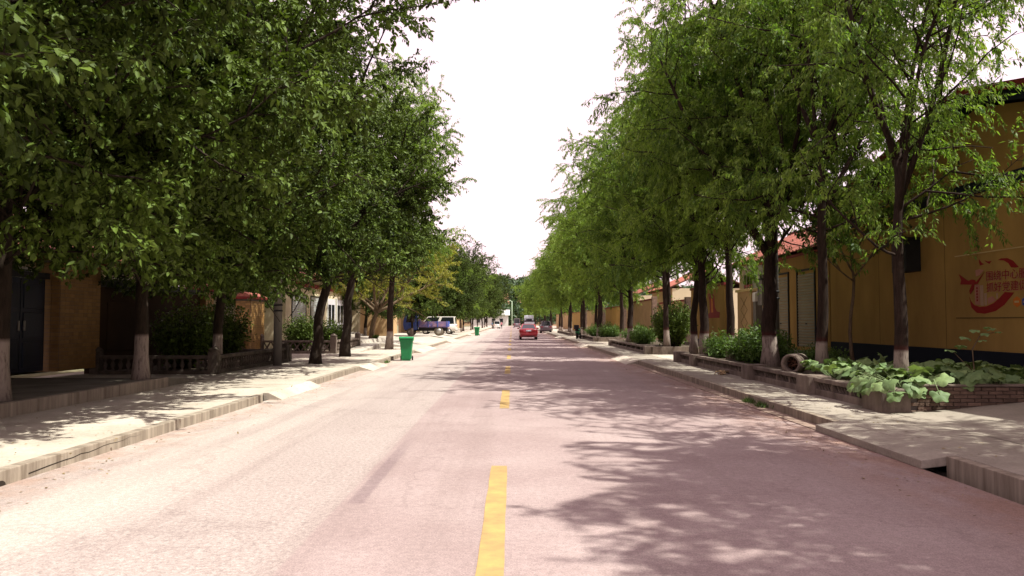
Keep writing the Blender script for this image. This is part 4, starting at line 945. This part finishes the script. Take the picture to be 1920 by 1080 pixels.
block('box', -.28, 0, -.3, .3, 0, 1.1, 'grey_concrete', mx_, .02); block('lid', -.32, 0, -.34, .34, 1.1, 1.16, 'dark_metal', mx_, .005)
for q in (-.18, .12): MB().tube([(-.1, q, 1.16), (-.1, q, 2.0)], .04, 8).build('conduit', 'frame', mx_)

# ------------------------------------------------------------------ left: gate, walls, balustrades, houses
XL = -12.5
def on_left(px): return -XL * FPX / (960.0 - px)
gate = thing('courtyard_gate', 'dark blue metal double gate beside the tiled pillar', 'gate', (XL, 19.4, .37))
for k in range(2):
    a = -1.02 + 1.03 * k
    leaf = block('gate_leaf', -.04, .04, a, a + 1.0, .03, 2.45, 'blue_gate', gate, .008)
    for j in range(3): block('gate_panel', .04, .06, a + .1, a + .9, .15 + .76 * j, .8 + .76 * j, 'blue_gate', leaf, .012)
    block('handle', .06, .10, a + (.88 if k == 0 else .08), a + (.92 if k == 0 else .12), 1.1, 1.35, 'rim', leaf, .004)
block('lintel', -.08, .08, -1.15, 1.15, 2.46, 2.62, 'dark_metal', gate, .01)
def tiled_pillar(y0, y1, h, label, z0, tile=True):
    t = thing('gate_pillar', label, 'pillar', (0, 0, 0))
    block('core', XL - .35, XL + .33, y0, y1, z0, z0 + h, 'mortar', t, 0)
    block('cap', XL - .45, XL + .45, y0 - .1, y1 + .1, z0 + h, z0 + h + .12, 'roof_red', t, .02)
    MB().prism([(XL - .45, z0 + h + .12), (XL + .45, z0 + h + .12), (XL, z0 + h + .34)], 'y', y0 - .1, y1 + .1).build('cap_roof', 'roof_tile', t)
    if tile:
        rows = int(h / .105); nc = max(1, round((y1 - y0) / .225)); w = (y1 - y0) / nc
        me = MB().box(0, .014, .004, w - .004, .004, .101).mesh('facing_tile', 'facing_tile', .003)
        me2 = MB().box(.004, .67, -.014, 0, .004, .101).mesh('facing_tile', 'facing_tile', 0)
        for r_ in range(rows):
            for c in range(nc): obj('facing_tile', me, t, (XL + .33, y0 + c * w, z0 + r_ * .105))
        for r_ in range(rows):
            for c in range(3):
                if r_ == 0 and c == 0: me3 = MB().box(.004, .222, -.014, 0, .004, .101).mesh('facing_tile', 'facing_tile', .003)
                obj('facing_tile', me3, t, (XL - .35 + c * .2267, y0, z0 + r_ * .105))
    return t
tiled_pillar(20.6, 22.6, 3.0, 'broad ochre tiled pillar beside the blue gate', .36)
tiled_pillar(16.5, 18.2, 3.0, 'ochre tiled pillar on the far jamb of the blue gate', .36)
tiled_pillar(30.4, 31.2, 2.75, 'slim ochre tiled pillar behind the near balustrade', .15)
tiled_pillar(35.6, 37.6, 2.6, 'ochre tiled pillar at the second balustrade', .15)
lw = thing('courtyard_wall', 'dark brown courtyard wall with black coping between the ochre pillars', 'wall', (0, 0, 0))
block('wall', XL - .12, XL + .12, 22.65, 30.35, .1, 2.75, 'dark_wall', lw, 0); block('coping', XL - .2, XL + .2, 22.62, 30.38, 2.75, 2.95, 'dark_metal', lw, .01)
for a in (23.4, 25.8, 28.2): block('panel', XL + .12, XL + .15, a, a + 1.9, .8, 2.3, 'dark_wall', lw, .02)
block('wall', XL - .12, XL + .12, 31.3, 35.5, .1, 1.0, 'dark_wall', lw, 0)
lw0 = thing('courtyard_wall', 'dark courtyard wall before the blue gate', 'wall', (0, 0, 0))
block('wall', XL - .12, XL + .12, 3, 16.4, .2, 2.9, 'tan_wall', lw0, 0); block('coping', XL - .2, XL + .2, 3, 16.45, 2.9, 3.05, 'roof_red', lw0, .01)

BM = 'dark_concrete'
bal_me = MB().lathe([(.045, 0), (.045, .03), (.025, .05), (.05, .13), (.055, .17), (.03, .24), (.025, .27), (.045, .30), (.045, .33)], 0, 0, 10).mesh('baluster', 'dark_concrete')
def balustrade(label, corners, zb=.13, post_h=.80, rail=.56, lattice=False, bmat='dark_concrete'):
    t = thing('balustrade', label, 'balustrade', (0, 0, 0))
    for (x, y) in corners:
        block('post', x - .14, x + .14, y - .14, y + .14, zb, zb + post_h - .1, bmat, t, .02)
        MB().lathe([(.17, zb + post_h - .1), (.17, zb + post_h - .06), (.13, zb + post_h - .02), (.05, zb + post_h + .03), (.01, zb + post_h + .04)], x, y, 12).build('post_cap', bmat, t)
    for (x0, y0), (x1, y1) in zip(corners[:-1], corners[1:]):
        ln = math.hypot(x1 - x0, y1 - y0); ux, uy = (x1 - x0) / ln, (y1 - y0) / ln
        for nm, w, za, zc in (('plinth', .11, zb, zb + .14), ('rail', .10, zb + rail - .10, zb + rail)):
            a = (x0 + ux * .14, y0 + uy * .14); c = (x1 - ux * .14, y1 - uy * .14)
            if abs(ux) > .5: block(nm, min(a[0], c[0]), max(a[0], c[0]), y0 - w, y0 + w, za, zc, bmat, t, .015)
            else: block(nm, x0 - w, x0 + w, min(a[1], c[1]), max(a[1], c[1]), za, zc, bmat, t, .015)
        n_ = int((ln - .28) / (.34 if lattice else .215)); st_ = (ln - .28) / n_
        for i in range(n_):
            q = .14 + st_ * (i + .5); x = x0 + ux * q; y = y0 + uy * q
            if not lattice: obj('baluster', bal_me, t, (x, y, zb + .135), None, (1.25, 1.25, (rail - .235) / .33))
            else:
                for s_ in (-1, 1):
                    h0, h1 = zb + .14, zb + rail - .1
                    MB().tube([(x - ux * s_ * st_ * .42, y - uy * s_ * st_ * .42, h0), (x + ux * s_ * .02, y + uy * s_ * .02, (h0 + h1) / 2), (x + ux * s_ * st_ * .42, y + uy * s_ * st_ * .42, h1)], [.035, .04, .035], 6).build('lattice_bar', bmat, t)
    return t
balustrade('low concrete balustrade with turned balusters around the near dark bushes', [(-12.2, 22.55), (-8.75, 22.55), (-8.75, 29.5)], rail=.58)
balustrade('short concrete balustrade closing the near garden beside the grey pole', [(-8.77, 29.95), (-11.0, 29.95)], rail=.5, post_h=.66)
balustrade('pale lattice balustrade around the second garden', [(-12.2, 37.2), (-8.65, 37.2), (-8.65, 43.0)], post_h=.95, rail=.66, lattice=True, bmat='old_concrete')
for nm, y0, y1 in (('near', 22.7, 29.4), ('second', 37.4, 42.9)):
    struct(MB().box(-12.2, -8.95, y0, y1, .1, .20).build('garden_soil', 'soil'))

h1 = thing('courtyard_house', 'cream courtyard house with red eaves behind the dark wall', 'building', (0, 0, 0))
block('wall', -24, -17, 17, 35.5, 0, 4.2, 'cream_wall', h1, 0)
for y in (18.5, 22.2, 25.8, 29.5, 32.4): window(h1, -17, y, y + 1.8, 1.9, 3.6, -1, bars=2)
block('door', -17.02, -16.95, 31.55, 32.25, .1, 2.6, 'truck_blue', h1, .01)
roofed(h1, -17, 17.2, 35.3, 4.3, 1.9, 3.5, -1, tiles=False)
h2 = thing('shop_house', 'cream shop house with grey shutters and pale steps on the house side', 'building', (0, 0, 0))
block('wall', -19, XL - .45, 43.8, 60.2, 0, 4.5, 'cream_wall', h2, 0)
shutter(h2, XL - .45, 45.0, 48.0, .75, 3.3, -1, 'shutter_grey'); shutter(h2, XL - .45, 49.2, 52.2, .75, 3.3, -1, 'shutter_grey')
for a in (53.6, 56.4):
    d = block('door', XL - .47, XL - .40, a, a + 2.2, .66, 3.3, 'door_white', h2, .01)
    block('door_frame', XL - .46, XL - .36, a - .15, a - .01, .62, 3.4, 'frame', h2, .01); block('door_frame', XL - .46, XL - .36, a + 2.21, a + 2.35, .62, 3.4, 'frame', h2, .01)
    block('pane', XL - .40, XL - .39, a + .2, a + 1.0, 1.6, 2.9, 'glass_dark', d, 0); block('pane', XL - .40, XL - .39, a + 1.2, a + 2.0, 1.6, 2.9, 'glass_dark', d, 0)
block('fascia_board', XL - .44, XL - .30, 44, 60, 3.85, 4.1, 'roof_red', h2, .01)
for k in range(2): block('step', XL - .44, XL + .9 - .45 * k, 44.2, 60, .1 + .0 * k, .76 + .14 * k, 'concrete', h2, .02)
roofed(h2, XL - .45, 44.0, 60.0, 4.6, 1.7, 3.2, -1, tiles=False)
tw = thing('courtyard_wall', 'sunlit tan gate wall beside the olive-yellow tree', 'wall', (0, 0, 0))
block('wall', XL - .2, XL + .25, 61.2, 68.0, .1, 3.6, 'tan_wall', tw, 0); block('pilaster', XL - .25, XL + .40, 60.4, 61.1, .1, 3.75, 'cream_wall', tw, .02); block('coping', XL - .3, XL + .35, 61.15, 68.1, 3.6, 3.72, 'concrete', tw, .01)
block('return_wall', XL + .26, XL + 2.6, 64.0, 64.25, .1, 3.4, 'tan_wall', tw, 0)
for y0, y1, nb in ((71, 84, 'behind the farm truck'), (87, 105, 'behind the parked van'), (110, 140, 'far beyond the parked van'), (146, 200, 'beside the distant tree row')):
    w_ = thing('courtyard_wall', 'shaded tan courtyard wall %s' % nb, 'wall', (0, 0, 0))
    block('wall', XL - .4, XL - .1, y0, y1, .1, 3.2, 'tan_wall', w_, 0); block('coping', XL - .5, XL, y0, y1, 3.2, 3.3, 'roof_red', w_, .01)

# ------------------------------------------------------------------ wheelie bins
def wheelie_bin(x, y, z, rz, label):
    t = thing('wheelie_bin', label, 'bin', (x, y, z), R(rz), 'green wheelie bins at the road edge')
    mb = MB().frustum(0, 0, .06, .90, .205, .24, .275, .33)
    body = mb.build('body', 'bin_green', t, bevel=.03)
    block('rim', -.305, .305, -.36, .36, .86, .93, 'bin_green', body, .015)
    MB().prism([(-.38, .935), (.36, .935), (.38, .97), (.30, 1.03), (-.30, 1.045), (-.40, .99)], 'x', -.31, .31).build('lid', 'bin_green', t, bevel=.015)
    MB().tube([(-.24, .40, .99), (.24, .40, .99)], .017, 8).build('handle', 'bin_green', t)
    for s in (-1, 1): MB().tube([(s * .24, .33, .97), (s * .24, .40, .99)], .015, 6).build('handle_arm', 'bin_green', t)
    for s in (-1, 1): MB().wheel((s * .25, .22, .10), .10, .055, 'x').build('wheel', 'rubber', t)
    MB().tube([(-.27, .22, .10), (.27, .22, .10)], .012, 6).build('axle', 'dark_metal', t)
    for s in (-1, 1): MB().prism([(-.245, .12), (-.235, .12), (-.315, .80), (-.325, .80)], 'x', s * .12 - .012, s * .12 + .012).build('rib', 'bin_green', body)
    block('foot', -.18, .18, -.22, .1, 0, .07, 'bin_green', t, .01)
    return t
wheelie_bin(-4.62, 33.6, 0, 4, 'green wheelie bin beside the kerb weeds before the sunlit forecourt')
wheelie_bin(-4.25, 93.0, 0, -6, 'green wheelie bin farther on by the parked van')

# ------------------------------------------------------------------ vehicles (rear at -Y, wheels on z=0)
def loft(mb, st):
    """st: (y, half width, z bottom, z mid, z top, top half width)"""
    ring = lambda q: [(-q[1] * .93, q[0], q[2]), (-q[1], q[0], q[2] + (q[3] - q[2]) * .5), (-q[1], q[0], q[3]), (-q[5], q[0], q[4]), (0, q[0], q[4] + .02), (q[5], q[0], q[4]), (q[1], q[0], q[3]), (q[1], q[0], q[2] + (q[3] - q[2]) * .5), (q[1] * .93, q[0], q[2])]
    vs_ = [p for q in st for p in ring(q)]; n_ = 9
    fs = [(i * n_ + k, i * n_ + (k + 1) % n_, (i + 1) * n_ + (k + 1) % n_, (i + 1) * n_ + k) for i in range(len(st) - 1) for k in range(n_)]
    fs += [tuple(range(n_))[::-1], tuple(range((len(st) - 1) * n_, len(st) * n_))]
    return mb.add(vs_, fs, True)
def quad_in(p, m=.06, off=(0, 0, 0)):
    c = [sum(q[i] for q in p) / 4 for i in range(3)]
    return [tuple(q[i] + (c[i] - q[i]) * m + off[i] for i in range(3)) for q in p]
def car(name, label, loc, rz, paint, st, cab, wheels, wr, cat='car', tail=True, plate=True, group=None, tyre='rubber'):
    """cab: (y rear base, y rear top, y front top, y front base, z base, z roof, half width base, half width roof)"""
    t = thing(name, label, cat, loc, R(rz), group)
    body = loft(MB(), st).build('body', paint, t)
    yb, yt, ft, fb, z0, z1, w0, w1 = cab
    B = [(-w0, yb, z0), (w0, yb, z0), (w0, fb, z0), (-w0, fb, z0)]; T = [(-w1, yt, z1), (w1, yt, z1), (w1, ft, z1), (-w1, ft, z1)]
    mb = MB(); mb.add(B + T, [(3, 2, 1, 0), (4, 5, 6, 7), (0, 1, 5, 4), (1, 2, 6, 5), (2, 3, 7, 6), (3, 0, 4, 7)], False)
    mb.build('cabin', paint, t, bevel=.07)
    def glass(nm, p, off):
        q = quad_in(p, .16, off); MB().add(q, [(0, 1, 2, 3)]).build(nm, 'glass_dark', t)
    glass('rear_window', [B[0], B[1], T[1], T[0]], (0, -.012, .008)); glass('windscreen', [B[2], B[3], T[3], T[2]], (0, .012, .008))
    for s, (a, c, d, e) in ((1, (B[1], B[2], T[2], T[1])), (-1, (B[0], B[3], T[3], T[0]))):
        m0 = tuple((a[i] + c[i]) / 2 for i in range(3)); m1 = tuple((d[i] + e[i]) / 2 for i in range(3))
        glass('side_window', [a, m0, m1, e], (s * .012, 0, .006)); glass('side_window', [m0, c, d, m1], (s * .012, 0, .006))
    w = st[1][1]; yr = st[0][0]
    if tail:
        zt_ = st[1][3]
        for s in (-1, 1): MB().box(min(s * w * .58, s * w * .97), max(s * w * .58, s * w * .97), yr - .015, yr + .2, zt_ - .17, zt_ - .01).build('tail_light', 'tail_red', t, bevel=.02)
    if plate: MB().box(-.24, .24, yr - .022, yr + .02, st[1][3] - .13, st[1][3] + .01).build('licence_plate', 'plate', t)
    MB().box(-w * .92, w * .92, yr - .05, yr + .12, st[0][2] - .02, st[0][2] + .20).build('rear_bumper', paint if tail else 'dark_metal', t, bevel=.03)
    MB().box(-w * .7, w * .7, yr - .03, yr + .3, st[0][2] - .09, st[0][2] - .01).build('underbody', 'dark_metal', t)
    for s in (-1, 1): MB().box(min(s * w, s * (w + .19)), max(s * w, s * (w + .19)), fb - .28, fb - .16, z0 - .02, z0 + .13).build('wing_mirror', paint, t, bevel=.03)
    for y in wheels:
        for s in (-1, 1):
            wh = MB().wheel((s * (w - .10), y, wr), wr, .21, 'x').build('wheel', tyre, t)
            MB().wheel((s * (w - .03), y, wr), wr * .62, .10, 'x', 14, [(.04, -.05), (wr * .60, -.05), (wr * .62, .03), (wr * .2, .05), (.04, .05)]).build('rim', 'rim', wh)
    return t
SEDAN = [(-2.28, .70, .42, .80, .90, .60), (-2.18, .84, .30, .93, 1.03, .70), (-1.6, .88, .25, .93, 1.05, .76), (0, .89, .22, .90, .98, .80), (1.1, .88, .22, .86, .97, .74), (1.9, .83, .24, .70, .82, .64), (2.25, .66, .32, .58, .66, .48)]
car('sedan', 'dark red sedan driving away along the road', (1.55, 73.5, 0), 0, 'car_red', SEDAN, (-1.78, -.85, .35, 1.12, 1.00, 1.47, .79, .58), (-1.38, 1.42), .315)
car('parked_car', 'mauve hatchback parked at the kerb before the planter trees', (5.0, 114, .0), 0, 'car_mauve', [(-2.1, .72, .45, .95, 1.0, .64), (-2.0, .82, .34, 1.02, 1.08, .72), (0, .84, .28, 1.0, 1.05, .78), (1.2, .82, .28, .95, 1.02, .72), (2.1, .68, .36, .68, .78, .54)], (-1.85, -1.5, .5, 1.25, 1.04, 1.78, .76, .60), (-1.3, 1.35), .33)
MV = [(-1.95, .74, .40, .95, 1.0, .70), (-1.9, .80, .32, 1.0, 1.06, .76), (0, .81, .28, 1.0, 1.06, .78), (1.7, .80, .28, .95, 1.02, .76), (1.95, .70, .36, .8, .86, .62)]
car('minivan', 'cream minivan parked behind the blue farm truck', (-7.75, 80.5, .375), 88, 'car_white', MV, (-1.88, -1.80, 1.0, 1.75, 1.02, 1.85, .76, .70), (-1.2, 1.25), .31, 'van')
car('minivan', 'white minivan parked far off at the road side near the standing person', (-3.9, 186, 0), 10, 'car_white', MV, (-1.88, -1.80, 1.0, 1.75, 1.02, 1.85, .76, .70), (-1.2, 1.25), .31, 'van')
car('minivan', 'mauve van driving far ahead of the red sedan', (1.3, 205, 0), 0, 'car_mauve', [(a, w * 1.08, zb, zm * 1.12, zt * 1.12, tw_) for a, w, zb, zm, zt, tw_ in MV], (-1.88, -1.84, 1.2, 1.8, 1.14, 2.5, .82, .76), (-1.2, 1.25), .34, 'van')

def cargo_truck(name, label, loc, rz, cabmat, bedmat, s=1.0, tyre='dusty_tyre', cabz=2.15):
    """cab at +Y end, open bed behind"""
    t = thing(name, label, 'truck', loc, R(rz), None, s)
    MB().prism([(.85, .55), (2.05, .55), (2.15, 1.1), (1.95, 1.95), (1.75, cabz), (.95, cabz), (.85, 1.9)], 'x', -.72, .72).build('cab', cabmat, t, bevel=.05)
    for q in (-1, 1): MB().prism([(1.05, 1.25), (1.85, 1.25), (1.75, 1.85), (1.05, 1.85)], 'x', min(q * .725, q * .735), max(q * .725, q * .735)).build('side_window', 'glass_dark', t)
    MB().add([(-.6, 2.155, 1.22), (.6, 2.155, 1.22), (.55, 1.99, 1.88), (-.55, 1.99, 1.88)], [(0, 1, 2, 3)]).build('windscreen', 'glass_dark', t)
    MB().add([(-.45, .84, 1.35), (.45, .84, 1.35), (.45, .84, 1.8), (-.45, .84, 1.8)], [(0, 1, 2, 3)]).build('rear_window', 'glass_dark', t)
    for q in (-1, 1): block('chassis_rail', q * .35 - .05, q * .35 + .05, -1.9, 2.0, .45, .60, 'dark_metal', t, 0)
    block('bed_floor', -.80, .80, -2.0, .75, .78, .86, bedmat, t, .01)
    block('bed_bearer', -.5, .5, -1.9, .7, .60, .78, 'dark_metal', t, 0)
    for q in (-1, 1):
        sb = block('bed_side', q * .80 - .03, q * .80 + .03, -2.0, .75, .86, 1.32, bedmat, t, .01)
        for k in range(4): block('bed_stake', q * .83 - .03, q * .83 + .03, -1.95 + k * .86, -1.87 + k * .86, .80, 1.36, 'truck_blue' if cabmat == 'truck_blue' else bedmat, sb, .005)
    block('tailgate', -.77, .77, -2.05, -1.99, .86, 1.32, cabmat, t, .01); block('headboard', -.77, .77, .70, .76, .86, 1.55, bedmat, t, .01)
    for q in (-1, 1): MB().box(q * .62 - .1, q * .62 + .1, -2.09, -2.05, .66, .76).build('tail_light', 'tail_red', t)
    for y, r_ in ((-1.15, .43), (1.45, .36)):
        for q in (-1, 1):
            wh = MB().wheel((q * .68, y, r_), r_, .22, 'x').build('wheel', tyre, t)
            MB().wheel((q * .76, y, r_), r_ * .58, .10, 'x', 14, [(.04, -.05), (r_ * .56, -.05), (r_ * .58, .03), (r_ * .2, .05), (.04, .05)]).build('rim', 'rim', wh)
    for q in (-1, 1): block('mudguard', q * .68 - .14, q * .68 + .14, -1.6, -.7, .88 - .10, .90 - .10, 'dark_metal', t, 0)
    return t
cargo_truck('farm_truck', 'small blue farm truck with faded cargo bed parked on the forecourt', (-7.9, 71.3, .385), 90, 'truck_blue', 'truck_faded', 1.0)
cargo_truck('cargo_truck', 'brown cargo truck with pale blue cab ahead of the red sedan', (3.3, 148, 0), 0, 'plate', 'car_dark', 1.25, 'rubber', 2.35)

# motorcycle by the planter
mc = thing('motorcycle', 'black motorcycle with green panels parked on the pavement by the third planter', 'motorcycle', (5.95, 68.5, .157), R(-18))
for y in (-.62, .66):
    wh = MB().wheel((0, y, .29), .29, .09, 'x').build('wheel', 'rubber', mc); MB().wheel((0, y, .29), .17, .10, 'x', 14, [(.03, -.04), (.17, -.03), (.17, .03), (.03, .04)]).build('rim', 'rim', wh)
MB().tube([(0, -.62, .29), (0, -.2, .42), (0, .25, .42), (0, .42, .75), (0, .36, .95)], .045, 8).build('frame', 'dark_metal', mc)
for s in (-1, 1): MB().tube([(s * .06, .66, .29), (s * .06, .38, .92)], .022, 6).build('fork', 'rim', mc)
MB().prism([(-.25, .62), (.32, .66), (.34, .80), (.1, .90), (-.25, .80)], 'x', -.12, .12).build('fuel_tank', 'bin_green', mc, bevel=.04)
MB().prism([(-.85, .72), (-.2, .70), (-.18, .80), (-.5, .82), (-.86, .90)], 'x', -.13, .13).build('seat', 'cloth_dark', mc, bevel=.03)
block('engine', -.15, .15, -.2, .22, .24, .58, 'dark_metal', mc, .03); block('side_panel', -.16, .16, -.62, -.25, .48, .70, 'bin_green', mc, .03)
MB().tube([(-.36, .25, 1.02), (0, .36, .98), (.36, .25, 1.02)], .016, 6).build('handlebar', 'rim', mc)
MB().lathe([(.02, .84), (.09, .86), (.10, .95), (.05, 1.0)], 0, .46, 10).build('headlamp', 'rim', mc)
block('cargo_box', -.2, .2, -1.02, -.62, .88, 1.25, 'cloth_dark', mc, .04); MB().tube([(.12, -.1, .3), (.16, -.75, .34)], .04, 8).build('exhaust', 'rim', mc)
MB().tube([(-.05, .0, .25), (-.22, .05, .0)], .014, 6).build('stand', 'dark_metal', mc)

# ------------------------------------------------------------------ person
def person(label, loc, rz, top_m, s=1.0):
    t = thing('person', label, 'person', loc, R(rz), None, s)
    J = {'pel': (0, 0, .95, .135), 'wai': (0, 0, 1.10, .12), 'che': (0, .01, 1.30, .145), 'nec': (0, .01, 1.47, .055), 'hd0': (0, .02, 1.56, .075), 'hd1': (0, .02, 1.66, .085)}
    E = [('pel', 'wai'), ('wai', 'che'), ('che', 'nec'), ('nec', 'hd0'), ('hd0', 'hd1')]
    for n_, s_ in (('l', -1), ('r', 1)):
        J.update({'hip' + n_: (s_ * .09, 0, .88, .095), 'kne' + n_: (s_ * .10, .03, .48, .065), 'ank' + n_: (s_ * .11, -.02, .08, .042), 'toe' + n_: (s_ * .12, .13, .035, .035),
                  'sho' + n_: (s_ * .19, 0, 1.40, .06), 'elb' + n_: (s_ * .24, -.02, 1.12, .045), 'wri' + n_: (s_ * .22, .10, .90, .032), 'han' + n_: (s_ * .21, .14, .80, .03)})
        E += [('pel', 'hip' + n_), ('hip' + n_, 'kne' + n_), ('kne' + n_, 'ank' + n_), ('ank' + n_, 'toe' + n_), ('che', 'sho' + n_), ('sho' + n_, 'elb' + n_), ('elb' + n_, 'wri' + n_), ('wri' + n_, 'han' + n_)]
    ks = list(J); me = bpy.data.meshes.new('body'); me.from_pydata([J[k][:3] for k in ks], [(ks.index(a), ks.index(c)) for a, c in E], [])
    o = obj('body', me, None); md = o.modifiers.new('skin', 'SKIN')
    for i, k in enumerate(ks): me.skin_vertices[0].data[i].radius = (J[k][3],) * 2
    me.skin_vertices[0].data[0].use_root = True
    o.modifiers.new('sub', 'SUBSURF').levels = 2
    dg = bpy.context.evaluated_depsgraph_get(); m2 = bpy.data.meshes.new_from_object(o.evaluated_get(dg)); bpy.data.objects.remove(o)
    for mm in ('skin', top_m, 'cloth_dark'): m2.materials.append(M[mm])
    for p in m2.polygons:
        z = p.center.z; x = abs(p.center.x)
        p.material_index = 2 if z < .98 and not (x > .17 and z > .70) else (1 if z < 1.45 and not (x > .17 and z < 1.12) else 0); p.use_smooth = True
    obj('body', m2, t)
    MB().lathe([(.10, 1.62), (.105, 1.70), (.08, 1.77), (.02, 1.80)], 0, .0, 12).build('hair', 'cloth_dark', t)
    return t
person('person in dark trousers and pink top standing at the far road side', (-2.45, 178, 0), 20, 'cloth_pink')
person('person in blue top walking beside the far white minivan', (-4.7, 181, 0), 100, 'cloth_blue')

# ------------------------------------------------------------------ far end: white house, lamp post, hill and wood
fh = thing('roadside_house', 'low pale house with grey roof where the road ends', 'building', (0, 0, 0))
block('wall', -16, -1.5, 300, 309, 0, 4.2, 'white_wall', fh, 0)
for x in (-14, -11, -8, -5): 
    f = block('window', x, x + 1.6, 299.9, 300.02, 1.2, 3.0, 'frame', fh, 0); block('pane', x + .15, x + 1.45, 299.87, 299.9, 1.35, 2.85, 'glass_dark', f, 0)
MB().prism([(299.2, 4.2), (309.8, 4.2), (304.5, 6.4)], 'x', -16.6, -.9).build('roof', 'frame', fh)
lp = thing('lamp_post', 'pale green lamp post at the far end of the road', 'lamp post', (0.0, 285, 0))
MB().tube([(0, 0, 0), (0, 0, 5), (0, 0, 9.3)], [.16, .13, .10], 10).build('shaft', 'pole_green', lp); block('base', -.35, .35, -.35, .35, 0, .5, 'concrete', lp, .02)
MB().tube([(0, 0, 9.1), (-.6, 0, 9.5), (-1.3, 0, 9.55)], .09, 8).build('arm', 'pole_green', lp); block('lantern', -1.7, -1.2, -.15, .15, 9.42, 9.58, 'frame', lp, .02)
hv = MB(); NX, NY = 90, 30
rngh = np.random.default_rng(5); ph = rngh.uniform(0, 6.28, 12)
def hill_h(x, y):
    b = 19 * math.exp(-((x + 6) / 130) ** 2) + 10 * math.exp(-((x - 160) / 120) ** 2) + 12 * math.exp(-((x + 190) / 110) ** 2)
    r_ = sum(math.sin(x * .05 * (i + 1) * .6 + ph[i]) * math.cos(y * .04 * (i + 1) * .7 + ph[i + 6]) / (i + 1) for i in range(6))
    g = min(1, max(0, (y - 330) / 110)); return -1 + (b + 2.5 * r_) * g * g * (3 - 2 * g)
vs_ = [(-360 + 8 * i, 330 + 9 * j, hill_h(-360 + 8 * i, 330 + 9 * j)) for j in range(NY) for i in range(NX)]
hv.add(vs_, [(j * NX + i, j * NX + i + 1, (j + 1) * NX + i + 1, (j + 1) * NX + i) for j in range(NY - 1) for i in range(NX - 1)], True)
struct(hv.build('hill', 'red_soil'))
P = []
rngw = np.random.default_rng(9)
for _ in range(1500):
    x = rngw.uniform(-170, 170); y = rngw.uniform(345, 470)
    if -7 < x < -1 and 385 < y < 415 : continue
    h0 = hill_h(x, y); H = rngw.uniform(4, 8)
    c = rngw.normal(0, 1, (70, 3)); c = c / np.linalg.norm(c, axis=1)[:, None] * rngw.uniform(.5, 1, (70, 1)) * np.array([H * .38, H * .38, H * .5]); P.append(c + np.array([x, y, h0 + H * .5]))
P = np.concatenate(P); k_ = len(P); Dd = rngw.normal(0, 1, (k_, 3)); Nn = rngw.normal(0, .6, (k_, 3)); Nn[:, 2] += .6
wood = obj('hillside_wood', leaf_mesh('hillside_wood', P, Dd, Nn, rngw.uniform(1.2, 2.2, k_), rngw.uniform(.7, 1.3, k_), 'leaf_far', 'narrow', np.clip(rngw.normal(.45, .2, k_), 0, .95)))
tag(wood, 'dark green wood covering the far hillside', 'wood', kind='stuff')

# ------------------------------------------------------------------ fallen leaves and grit
rl_ = np.random.default_rng(77); k_ = 1300
side = rl_.uniform(0, 1, k_)
lx = np.where(side < .30, -5.2 + np.abs(rl_.normal(0, .35, k_)), np.where(side < .55, rl_.uniform(-8.0, -5.5, k_), np.where(side < .80, 4.68 - np.abs(rl_.normal(0, .5, k_)), rl_.uniform(5.2, 6.2, k_))))
ly = 4 + 36 * rl_.uniform(0, 1, k_) ** 1.3
lz = np.where(np.abs(lx) > 5.1, .166, .006)
P = np.stack([lx, ly, lz], 1); D = np.stack([rl_.normal(0, 1, k_), rl_.normal(0, 1, k_), rl_.uniform(0, .25, k_)], 1); N = np.stack([rl_.normal(0, .2, k_), rl_.normal(0, .2, k_), np.ones(k_)], 1)
leaf_material('leaf_dry', (0.09, 0.06, 0.025), (0.28, 0.20, 0.07), 0.8, 0.1)
lit = obj('leaf_litter', leaf_mesh('leaf_litter', P, D, N, rl_.uniform(.025, .065, k_), rl_.uniform(.012, .03, k_), 'leaf_dry', 'narrow', rl_.uniform(0, .9, k_)))
tag(lit, 'small dry leaves strewn along the kerbs and pavements', 'leaf litter', kind='stuff')
